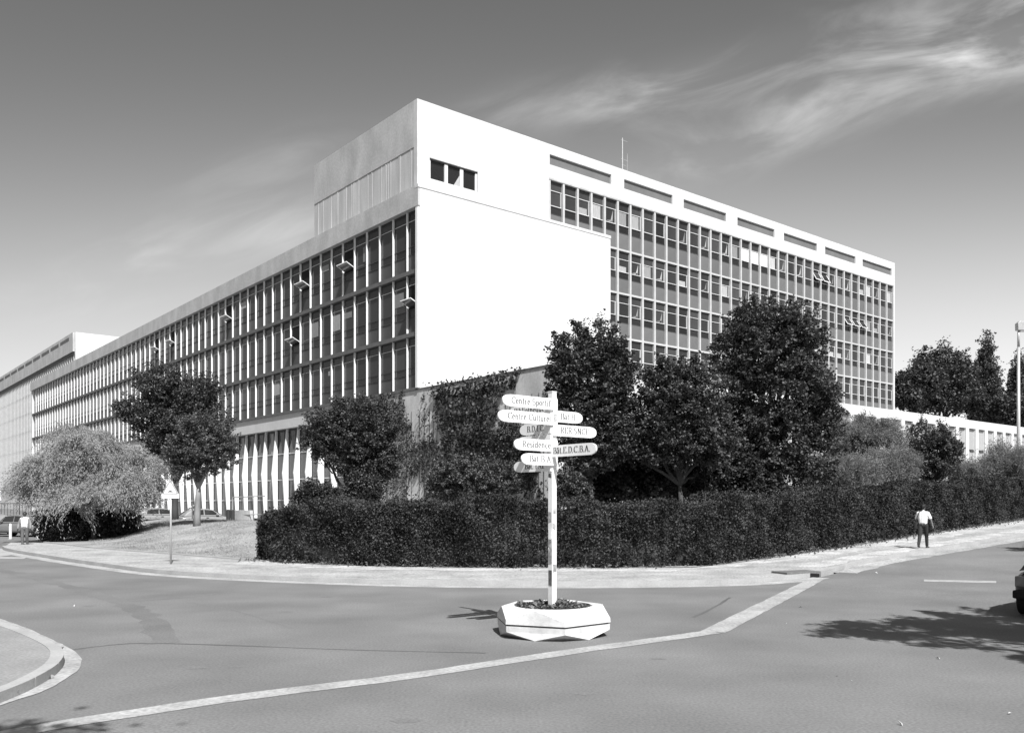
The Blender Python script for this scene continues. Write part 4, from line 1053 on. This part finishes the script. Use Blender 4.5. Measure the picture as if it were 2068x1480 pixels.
# ------------------------------------------------------------------ CARS
def car(name, loc, rz, paint, label, group=None):
    root = empty(name, loc, rz, label, 'car', group)
    # body: stations along x (front +x); lower shell
    st = [(-1.95,.42,.70,.66),(-1.85,.30,.86,.76),(-1.5,.24,.93,.81),(-.6,.22,.92,.83),(.6,.22,.90,.83),(1.2,.24,.86,.81),(1.7,.28,.76,.77),(1.93,.36,.62,.68)]
    mb = MB(); rings = []
    for x, z0, z1, w in st:
        r = [(x,-w*.92,z0),(x,-w,z0+.16),(x,-w,z1-.16),(x,-w*.90,z1),(x,w*.90,z1),(x,w,z1-.16),(x,w,z0+.16),(x,w*.92,z0)]; b = len(mb.v); mb.v += r; rings.append(b)
    for a, b in zip(rings[:-1], rings[1:]):
        for k in range(8): mb.f.append((a+k, a+(k+1) % 8, b+(k+1) % 8, b+k)); mb.m.append(0)
    mb.f.append(tuple(rings[0]+k for k in range(8))); mb.m.append(0); mb.f.append(tuple(rings[-1]+k for k in range(7,-1,-1))); mb.m.append(0)
    # cabin
    cs = [(-1.72,.90,.72,.90),(-1.35,.90,.72,1.32),(-.9,.90,.74,1.40),(.0,.90,.74,1.41),(.45,.90,.74,1.33),(1.05,.88,.72,.88)]
    rg = []
    for x, z0, w, z1 in cs:
        wt = w*.80 if z1 > 1.2 else w; b = len(mb.v); mb.v += [(x,-w,z0-.03),(x,-wt,z1-.05),(x,-wt*.85,z1),(x,wt*.85,z1),(x,wt,z1-.05),(x,w,z0-.03)]; rg.append(b)
    for a, b in zip(rg[:-1], rg[1:]):
        for k in range(5): mb.f.append((a+k, a+k+1, b+k+1, b+k)); mb.m.append(0)
    o = mb.build('body', paint, root); o.data.polygons.foreach_set('use_smooth', [True]*len(o.data.polygons))
    md = o.modifiers.new('s', 'SUBSURF'); md.levels = 2; md.render_levels = 2
    for sgn in (-1, 1):
        for poly in ([(-1.2,.96),(-1.05,1.28),(-.35,1.33),(-.35,.96)], [(-.27,.96),(-.27,1.33),(.3,1.28),(.72,.96)]):
            m2 = MB()
            f = lambda x, z, e: (x, sgn*(.735-(z-.9)*.26+e), z)
            m2.face([f(x,z,.0) for x, z in poly]); m2.face([f(x,z,-.03) for x, z in poly]); m2.build('side_window', M['carglass'], root)
        m2 = MB(); m2.box(.5,.7,sgn*.80-.06,sgn*.80+.06,.93,1.03); m2.build('mirror', paint, root, bevel=.02)
        m2 = MB(); m2.box(-.2,-.02,sgn*.835-.012,sgn*.835+.012,.74,.78); m2.build('door_handle', M['black'], root)
        m2 = MB(); m2.box(-1.97,-1.82,sgn*.57-.14,sgn*.57+.14,.58,.78); m2.build('tail_light', M['cargrey'], root, bevel=.02)
        m2 = MB(); m2.box(1.80,1.93,sgn*.52-.15,sgn*.52+.15,.52,.66); m2.build('headlight', M['lamp'], root, bevel=.02)
        for x in (-1.22, 1.22):
            w = MB(); w.cyl((0,0,0),.29,'y',.19,22); wo_ = w.build('wheel', M['black'], root); wo_.location = (x, sgn*.74, .29)
            w = MB(); w.cyl((0,sgn*.085,0),.17,'y',.035,18); w.build('rim', M['metal'], wo_)
    m2 = MB(); m2.face([(-1.60,-.50,.97),(-1.60,.50,.97),(-1.36,.42,1.22),(-1.36,-.42,1.22)]); m2.face([(-1.57,-.50,.97),(-1.57,.50,.97),(-1.33,.42,1.22),(-1.33,-.42,1.22)]); m2.build('rear_window', M['carglass'], root)
    m2 = MB(); m2.face([(1.02,-.6,.93),(1.02,.6,.93),(.52,.52,1.28),(.52,-.52,1.28)]); m2.face([(.99,-.6,.93),(.99,.6,.93),(.49,.52,1.28),(.49,-.52,1.28)]); m2.build('windscreen', M['carglass'], root)
    m2 = MB(); m2.box(-2.02,-1.86,-.74,.74,.36,.52); m2.build('bumper', M['black'], root, bevel=.04)
    m2 = MB(); m2.box(1.86,2.0,-.72,.72,.34,.48); m2.build('bumper', M['black'], root, bevel=.04)
    m2 = MB(); m2.box(-2.0,-1.93,-.26,.26,.56,.66); m2.build('number_plate', M['white'], root)
    return root
cr = gp(2044,1243)
car('parked_car', cr+dR*1.75+dL*-.75, YAW+.05, M['cardark'], 'dark hatchback cut off by the right edge, only its tail showing')
car('parked_car', onG(38, 56), 2.85, M['cargrey'], 'grey car parked by the railing behind the man in the jacket', 'cars parked at the left')
car('parked_car', onG(-22, 60), 2.6, M['carpale'], 'pale car at the left edge, half out of frame', 'cars parked at the left')
car('parked_car', onG(98, 57), 2.7, M['cardark'], 'dark car partly hidden behind the shrub left of the lawn', 'cars parked at the left')
car('parked_car', onG(325, 66), .65, M['carpale'], 'white car behind the lawn ridge left of the bare-trunked maple', 'cars behind the lawn')
car('parked_car', onG(415, 63), .65, M['carpale'], 'pale car behind the lawn ridge right of the bare-trunked maple', 'cars behind the lawn')

# ------------------------------------------------------------------ bollards, railing, low wall, fence
def bollard(px, py, hpx, label):
    b = gp(px, py); h = hpx*b.y/F; o = empty('bollard', b, 0, label, 'bollard', 'white bollards at the car park'); mb = MB()
    mb.tube([(0,0,-.05),(0,0,h*.92),(0,0,h)], [.075,.075,.04], 12); mb.build('post', M['white'], o, smooth=False)
    mb = MB(); mb.cyl((0,0,.03),.12,'z',.06,14); mb.build('foot', M['kerb'], o)
bollard(21,1089,32,'plain white bollard left of the man in the jacket')
bollard(76,1088,33,'white bollard right of the man in the jacket')
def railing(name, label, a, b, h, gap, base=.0, bars='darkmetal', cat='railing'):
    a = Vector((a.x,a.y,0)); b = Vector((b.x,b.y,0)); L = (b-a).length; n = int(L/gap); o = empty(name, (a.x,a.y,G(a.x,a.y)), 0, label, cat); off = Vector((a.x,a.y,G(a.x,a.y)))
    gz = lambda p: G(p.x,p.y)-off.z
    for z in (h, .15*h+base):
        mb = MB(); mb.tube([tuple(a.lerp(b,t/8)-Vector((a.x,a.y,0))+Vector((0,0,gz(a.lerp(b,t/8))+z))) for t in range(9)], [.03]*9, 6); mb.build('rail', M[bars], o)
    k = min(n, 90)
    for i in range(k+1):
        p = a.lerp(b, i/k); mb = MB(); q = p-Vector((a.x,a.y,0)); w = .035 if i % 8 == 0 else .016; mb.tube([(q.x,q.y,gz(p)-.05),(q.x,q.y,gz(p)+h)], [w,w], 5); mb.build('bar', M[bars], o)
railing('iron_railing', 'dark iron railing behind the parked cars at the left edge', onG(-60,72), onG(110,76), 2.1, .22)
railing('stair_railing', 'thin metal handrail in front of the tapered fins, left of the hedge end', onG(470,55), onG(535,52), 1.75, 1.2, .4, 'metal')
lw = onG(470,55); lw2 = onG(508,53.5)
mb = MB(); d_ = Vector((lw2.x-lw.x, lw2.y-lw.y, 0)); mb.box(0,d_.length,-.12,.12,-.3,.95); o = mb.build('low_wall', M['concrete'], bevel=.01); o.location = lw; o.rotation_euler = (0,0,math.atan2(d_.y,d_.x)); tag(o, 'low grey concrete wall on the lawn ridge left of the hedge end', 'wall')
for px, lb_ in ((461,'dark post, left of the pair beside the low wall'),(470,'dark post nearest the low wall')):
    mb = MB(); p = onG(px,54); mb.tube([(0,0,-.1),(0,0,.85),(0,0,.9)], [.13,.12,.06], 10); o = mb.build('dark_post', M['darkmetal']); o.location = p; tag(o, lb_, 'post', 'dark posts beside the low wall')  # plain dark post
hr = empty('ramp_handrail', onG(352,60), 0, 'white sloping ramp handrail behind the bare maple trunk', 'handrail')
o_ = onG(352,60)
mb = MB(); A_ = P(357,1043,60)-o_; B_ = P(392,1020,60)-o_; mb.tube([tuple(A_), tuple(B_)], [.05,.05], 8); mb.build('rail', M['white'], hr)
for t in (.1,.9):
    q = A_.lerp(B_, t); mb = MB(); mb.tube([(q.x,q.y,-.6),tuple(q)], [.04,.04], 6); mb.build('leg', M['white'], hr)
b = gp(-2,1098); o = empty('notice_board', b, 0, 'small white board on a post at the extreme left edge', 'sign'); k_ = b.y/F
mb = MB(); mb.tube([(0,0,-.1),(0,0,(1098-992)*k_)], [.03,.03], 6); mb.build('post', M['metal'], o)
mb = MB(); mb.box(-.2,.14,-.05,-.03,(1098-1010)*k_,(1098-991)*k_); mb.build('board', M['white'], o)

# ------------------------------------------------------------------ PEOPLE
def capsule(mb, a, b, r0, r1, seg=10):
    a, b = Vector(a), Vector(b); d = (b-a); L = d.length or 1e-6; d = d/L
    pts = []; rr = []
    for i in range(5):
        t = math.sin(i/4*PI/2) ; pts.append(a-d*r0*math.cos(i/4*PI/2)); rr.append(max(r0*math.sin(i/4*PI/2), r0*.03))
    for i in range(5):
        pts.append(b+d*r1*math.sin(i/4*PI/2)); rr.append(max(r1*math.cos(i/4*PI/2), r1*.03))
    mb.tube(pts, rr, seg)
def skin(name, parts, m, parent, voxel=.012):
    mb = MB()
    for p in parts: capsule(mb, *p)
    o = mb.build(name, m, parent); md = o.modifiers.new('r', 'REMESH'); md.mode = 'VOXEL'; md.voxel_size = voxel; md.use_smooth_shade = True
    s2 = o.modifiers.new('s', 'SMOOTH'); s2.factor = .5; s2.iterations = 4
    dg = bpy.context.evaluated_depsgraph_get(); me = bpy.data.meshes.new_from_object(o.evaluated_get(dg)); o.modifiers.clear(); o.data = me
    return o
def person(loc, rz, label, k, walk, arms, mats, jacket=False, bag=None):
    """local: faces +y; height 1.75*k"""
    root = empty('person', loc, rz, label, 'person'); root.scale = (k,k,k)
    V3 = Vector; hip = .93; sh = 1.44
    legs = {}
    for sg in (-1,1):
        fwd = walk*sg
        hp_ = V3((.095*sg,0,hip)); kn = V3((.095*sg, fwd*.16+.03, .50)); an_ = V3((.09*sg, fwd*.30-(.06 if fwd < 0 else 0), .09+(.06 if fwd < 0 else 0))); toe = an_+V3((.02*sg,.17,-.055-(.03 if fwd < 0 else 0)))
        legs[sg] = (hp_, kn, an_, toe)
    body = [((0,0,.98),(0,.0,1.18),.085,.085),((0,0,1.18),(0,0,1.36),.085,.085),((-.13,0,1.40),(.13,0,1.40),.055,.055),((0,-.005,1.42),(0,.01,1.55),.055,.052),
            ((0,.02,1.63),(0,.015,1.68),.078,.082),((0,.045,1.585),(0,.03,1.62),.052,.062),((0,.095,1.635),(0,.112,1.615),.010,.014),((-.078,.01,1.64),(-.084,0,1.655),.012,.012),((.078,.01,1.64),(.084,0,1.655),.012,.012)]
    for sg in (-1,1):
        hp_, kn, an_, toe = legs[sg]; body += [(hp_,kn,.085,.055),(kn,an_,.055,.038),(an_,toe,.04,.028)]
        elb, wri = arms[sg]; shd = V3((.185*sg,0,sh-.03)); elb = V3(elb); wri = V3(wri)
        body += [(shd,elb,.05,.042),(elb,wri,.04,.027)]
        d = (wri-elb).normalized(); palm = wri+d*.075; sd = V3((0,1,0)) if abs(d.y) < .8 else V3((1,0,0)); sd = (sd-d*sd.dot(d)).normalized(); inw = d.cross(sd)*sg
        body += [(wri, palm,.026,.030),(wri+sd*.018,palm+sd*.022,.017,.017),(wri-sd*.018,palm-sd*.022,.017,.017)]
        for j, ln in enumerate((.066,.078,.072,.055)):
            a0 = palm+sd*(.03-.02*j); b0 = a0+d*ln*.55-inw*.008; c0_ = b0+d*ln*.42-inw*.022; body += [(a0,b0,.0105,.0098),(b0,c0_,.0098,.0082)]
        t0 = wri+d*.03+sd*.028; body += [(t0,t0+d*.03+sd*.022,.0125,.011),(t0+d*.03+sd*.022,t0+d*.062+sd*.026,.011,.009)]
    bo = skin('body', body, mats['skin'], root, .0075)
    tor = [((0,0,.97),(0,0,1.2),.112,.118),((0,0,1.2),(0,0,1.40),.118,.10),((-.05,0,.97),(-.07,0,1.2),.105,.115),((.05,0,.97),(.07,0,1.2),.105,.115),((-.08,0,1.2),(-.09,0,1.37),.112,.10),((.08,0,1.2),(.09,0,1.37),.112,.10),((-.15,0,1.42),(.15,0,1.42),.07,.07),((0,0,1.44),(0,.005,1.49),.075,.066)]
    slv = []
    for sg in (-1,1):
        elb, wri = V3(arms[sg][0]), V3(arms[sg][1]); shd = V3((.185*sg,0,sh-.03))
        if jacket: slv += [(shd,elb,.066,.056),(elb,elb.lerp(wri,.93),.056,.043)]
        else: slv += [(shd,shd.lerp(elb,.85),.066,.064)]
    skin('shirt', tor if jacket else tor+slv, mats['shirt'], root, .012)
    if jacket:
        jt = [((-.09,-.03,.86),(-.10,-.02,1.2),.105,.105),((.09,-.03,.86),(.10,-.02,1.2),.105,.105),((-.11,-.01,1.2),(-.13,-.005,1.40),.105,.08),((.11,-.01,1.2),(.13,-.005,1.40),.105,.08),((-.06,-.06,.88),(.06,-.06,.88),.08,.08),((0,-.055,.9),(0,-.05,1.4),.09,.08)]+slv
        skin('jacket', jt, mats['jacket'], root, .012)
    tr = [((-.07,0,.93),(.07,0,.93),.112,.112),((0,0,.93),(0,0,1.0),.11,.1)]
    for sg in (-1,1):
        hp_, kn, an_, toe = legs[sg]; tr += [(hp_,kn,.103,.074),(kn,an_+V3((0,0,.02)),.074,.058)]
    skin('trousers', tr, mats['trouser'], root, .012)
    for sg in (-1,1):
        hp_, kn, an_, toe = legs[sg]; skin('shoe', [(an_+V3((0,-.03,-.045)),toe+V3((0,.03,0)),.045,.036),(an_,an_+V3((0,0,-.02)),.046,.046)], M['leather'], root, .01)
    skin('hair', [((0,-.012,1.675),(0,-.0,1.70),.088,.083),((0,-.04,1.62),(0,-.03,1.68),.066,.075)]+([((-.05,.0,1.69),(.05,.0,1.69),.06,.06)]), M['hair'], root, .01)
    for sg in (-1,1):
        mb = MB(); capsule(mb, (.03*sg,.093,1.652), (.031*sg,.094,1.652), .011, .011, 8); mb.build('eye', M['hair'], root)
    mb = MB(); capsule(mb, (-.02,.096,1.582), (.02,.096,1.582), .006, .006, 8); mb.build('mouth', M['darkskin'], root)
    mb = MB(); mb.tube([(.13*math.sin(t/16*2*PI), .118*math.cos(t/16*2*PI), 1.0) for t in range(17)], [.018]*17, 6); mb.build('belt', M['leather'], root)
    return root
# walking away on the right pavement
pr = gp(1864,1107,.12); pr.z += .12
kh = (1107-1017)*pr.y/F/1.79
person(pr, math.radians(-38), 'person in white short-sleeved shirt and dark trousers walking away beside the hedge', kh, .85,
       {-1: ((-.27,.06,1.2), (-.20,.16,.99)), 1: ((.29,-.03,1.19), (.36,-.02,.93))}, dict(skin=M['skin'], shirt=M['shirt'], trouser=M['trouser']))
bagr = empty('shoulder_bag', pr, math.radians(-38), 'dark shoulder bag hanging at the left hip of the walking person', 'bag'); bagr.scale = (kh,kh,kh)
mb = MB(); mb.box(-.30,-.20,-.16,.16,.78,1.06); mb.build('pouch', M['leather'], bagr, bevel=.03)
mb = MB(); mb.tube([(-.235,-.13,1.05),(-.19,-.135,1.25),(-.12,-.125,1.42),(-.10,-.05,1.505),(-.10,.05,1.50),(-.13,.125,1.40),(-.2,.14,1.2),(-.235,.12,1.05)], [.017]*8, 6); mb.build('strap', M['leather'], bagr)
# coming towards us on the left
pL = gp(50,1104); kh2 = (1104-1032.5)*pL.y/F/1.79
person(pL, math.radians(180+12), 'person in pale open jacket and grey trousers at the left pavement corner', kh2, .18,
       {-1: ((-.27,-.01,1.18), (-.27,.08,.93)), 1: ((.28,-.02,1.18), (.30,.06,.93))}, dict(skin=M['darkskin'], shirt=M['shirt'], trouser=M['trouser2'], jacket=M['jacket']), jacket=True)

# ------------------------------------------------------------------ trees outside the frame whose shadows fall on the road
def shade_tree(label, c, r, base, n, size=.2):
    n = int(n*2.2)
    bl = [(Vector(c)+Vector((random.uniform(-1,1)*r[0], random.uniform(-1,1)*r[1], random.uniform(-1,1)*r[2]))*.75, tuple(q*random.uniform(.35,.55) for q in r)) for _ in range(7)]
    tree('street_tree', label, 'tree', base, bl, n, size, M['leaf'], .2, .5, group='street trees beside the camera', nclump=110, clump=.55)
shade_tree('street tree just outside the right edge, shading the road in front of the dark car', (11.2,7.5,8.0), (3.9,3.3,1.5), (12.2,7.5,G(12.2,7.5)), 7600)
shade_tree('street tree farther up the right-hand road, outside the frame', (21.5,27.2,5.6), (2.8,1.2,1.6), (22.5,27,G(22.5,27)), 6000)
shade_tree('street tree above the photographer at the left', (-1.85,-.35,10.), (.6,.4,.4), (-7.5,-2.5,0), 230, .22)

# ------------------------------------------------------------------ SKY, SUN, CAMERA
sun_az = Vector((.34,-.94,0)).normalized(); elev = math.radians(50)
sd = bpy.data.lights.new('Sun', 'SUN'); sd.energy = 4.2; sd.angle = math.radians(.5); sd.color = (1,1,1)
so_ = bpy.data.objects.new('Sun', sd); col.objects.link(so_)
to_sun = Vector((sun_az.x*math.cos(elev), sun_az.y*math.cos(elev), math.sin(elev))); so_.rotation_euler = to_sun.to_track_quat('Z','Y').to_euler()
so_.location = (0,0,60)
wd = bpy.data.worlds.new('World'); scene.world = wd; wd.use_nodes = True; nt = wd.node_tree; N = nt.nodes; Lk = nt.links
for n_ in list(N): N.remove(n_)
out = N.new('ShaderNodeOutputWorld'); bg = N.new('ShaderNodeBackground'); Lk.new(bg.outputs[0], out.inputs[0])
sky = N.new('ShaderNodeTexSky'); sky.sky_type = 'NISHITA'; sky.sun_disc = False; sky.sun_elevation = elev; sky.sun_rotation = math.atan2(sun_az.x, sun_az.y)
sky.dust_density = 1.2; sky.ozone_density = 1.0
def mth(op, a, b=None, clamp=False):
    n = N.new('ShaderNodeMath'); n.operation = op; n.use_clamp = clamp
    for i, v in enumerate((a, b)):
        if v is None: continue
        if isinstance(v, (int, float)): n.inputs[i].default_value = v
        else: Lk.new(v, n.inputs[i])
    return n.outputs[0]
sep = N.new('ShaderNodeSeparateColor'); Lk.new(sky.outputs[0], sep.inputs[0])
# film response to blue sky: mostly the red channel
lum = mth('ADD', mth('MULTIPLY', sep.outputs[0], .8), mth('MULTIPLY', sep.outputs[1], .2))
tc = N.new('ShaderNodeTexCoord'); sx = N.new('ShaderNodeSeparateXYZ'); Lk.new(tc.outputs['Generated'], sx.inputs[0])
yy = mth('MAXIMUM', sx.outputs[1], .15); U = mth('DIVIDE', sx.outputs[0], yy); Vv = mth('DIVIDE', sx.outputs[2], yy)
# cirrus: streaks leaning up to the right
ang = math.radians(14)
ca, sa = math.cos(ang), math.sin(ang)
al = mth('ADD', mth('MULTIPLY', U, ca), mth('MULTIPLY', Vv, sa)); ac = mth('SUBTRACT', mth('MULTIPLY', Vv, ca), mth('MULTIPLY', U, sa))
cb = N.new('ShaderNodeCombineXYZ'); Lk.new(mth('MULTIPLY', al, 4.4), cb.inputs[0]); Lk.new(mth('MULTIPLY', ac, 14.), cb.inputs[1])
nz = N.new('ShaderNodeTexNoise'); nz.inputs['Scale'].default_value = 1.0; nz.inputs['Detail'].default_value = 7; nz.inputs['Roughness'].default_value = .56; nz.inputs['Distortion'].default_value = .6; Lk.new(cb.outputs[0], nz.inputs['Vector'])
st_ = N.new('ShaderNodeMapRange'); st_.interpolation_type = 'SMOOTHSTEP'; Lk.new(nz.outputs[0], st_.inputs[0]); st_.inputs[1].default_value = .40; st_.inputs[2].default_value = .74
mask = None
for (px, py, rx, ry, amp) in ((1330,175,190,45,1.0),(1600,200,260,50,.6),(1900,120,280,60,1.05),(2080,70,220,70,1.35),(1750,45,320,45,.6),(1480,300,300,45,.7),(450,480,330,60,.3),(600,480,130,50,.35),(200,540,220,40,.28),(1040,220,160,45,.35),(560,330,170,45,.3),(220,620,160,20,.12)):
    u0 = (px-CX)/F; v0 = (HY-py)/F
    du = mth('SUBTRACT', U, u0); dv = mth('SUBTRACT', Vv, v0)
    a = mth('ADD', mth('MULTIPLY', du, ca), mth('MULTIPLY', dv, sa)); b_ = mth('SUBTRACT', mth('MULTIPLY', dv, ca), mth('MULTIPLY', du, sa))
    e = mth('ADD', mth('POWER', mth('MULTIPLY', mth('ABSOLUTE', a), F/rx), 2.), mth('POWER', mth('MULTIPLY', mth('ABSOLUTE', b_), F/ry), 2.))
    g = mth('MULTIPLY', mth('EXPONENT', mth('MULTIPLY', e, -1.)), amp)
    mask = g if mask is None else mth('ADD', mask, g)
cloud = mth('MULTIPLY', mth('MULTIPLY', mask, mth('ADD', mth('MULTIPLY', st_.outputs[0], .92), .08)), 1.0)
CLOUD_GAIN, SKY_GAIN, SKY_POW = 3.4, 1.0, 1.0
haze_ = mth('DIVIDE', 4.0, mth('ADD', 1., mth('EXPONENT', mth('MULTIPLY', mth('SUBTRACT', Vv, .28), 12.))))
haze_ = mth('MULTIPLY', haze_, mth('ADD', 1., mth('MULTIPLY', U, .45)))
val = mth('ADD', mth('ADD', lum, haze_), mth('MULTIPLY', cloud, CLOUD_GAIN))
cc = N.new('ShaderNodeCombineColor')
for i in range(3): Lk.new(val, cc.inputs[i])
Lk.new(cc.outputs[0], bg.inputs[0]); bg.inputs[1].default_value = .07

cd = bpy.data.cameras.new('Camera'); cam = bpy.data.objects.new('Camera', cd); col.objects.link(cam)
cam.location = (0,0,EYE); cam.rotation_euler = (math.radians(90),0,0)
cd.sensor_width = 36; cd.sensor_fit = 'HORIZONTAL'; cd.lens = 36*F/2068; cd.shift_y = (HY-740)/2068; cd.clip_end = 3000; cd.clip_start = .1
scene.camera = cam
scene.view_settings.view_transform = 'Standard'; scene.view_settings.look = 'None'; scene.view_settings.gamma = 1; scene.view_settings.exposure = .8
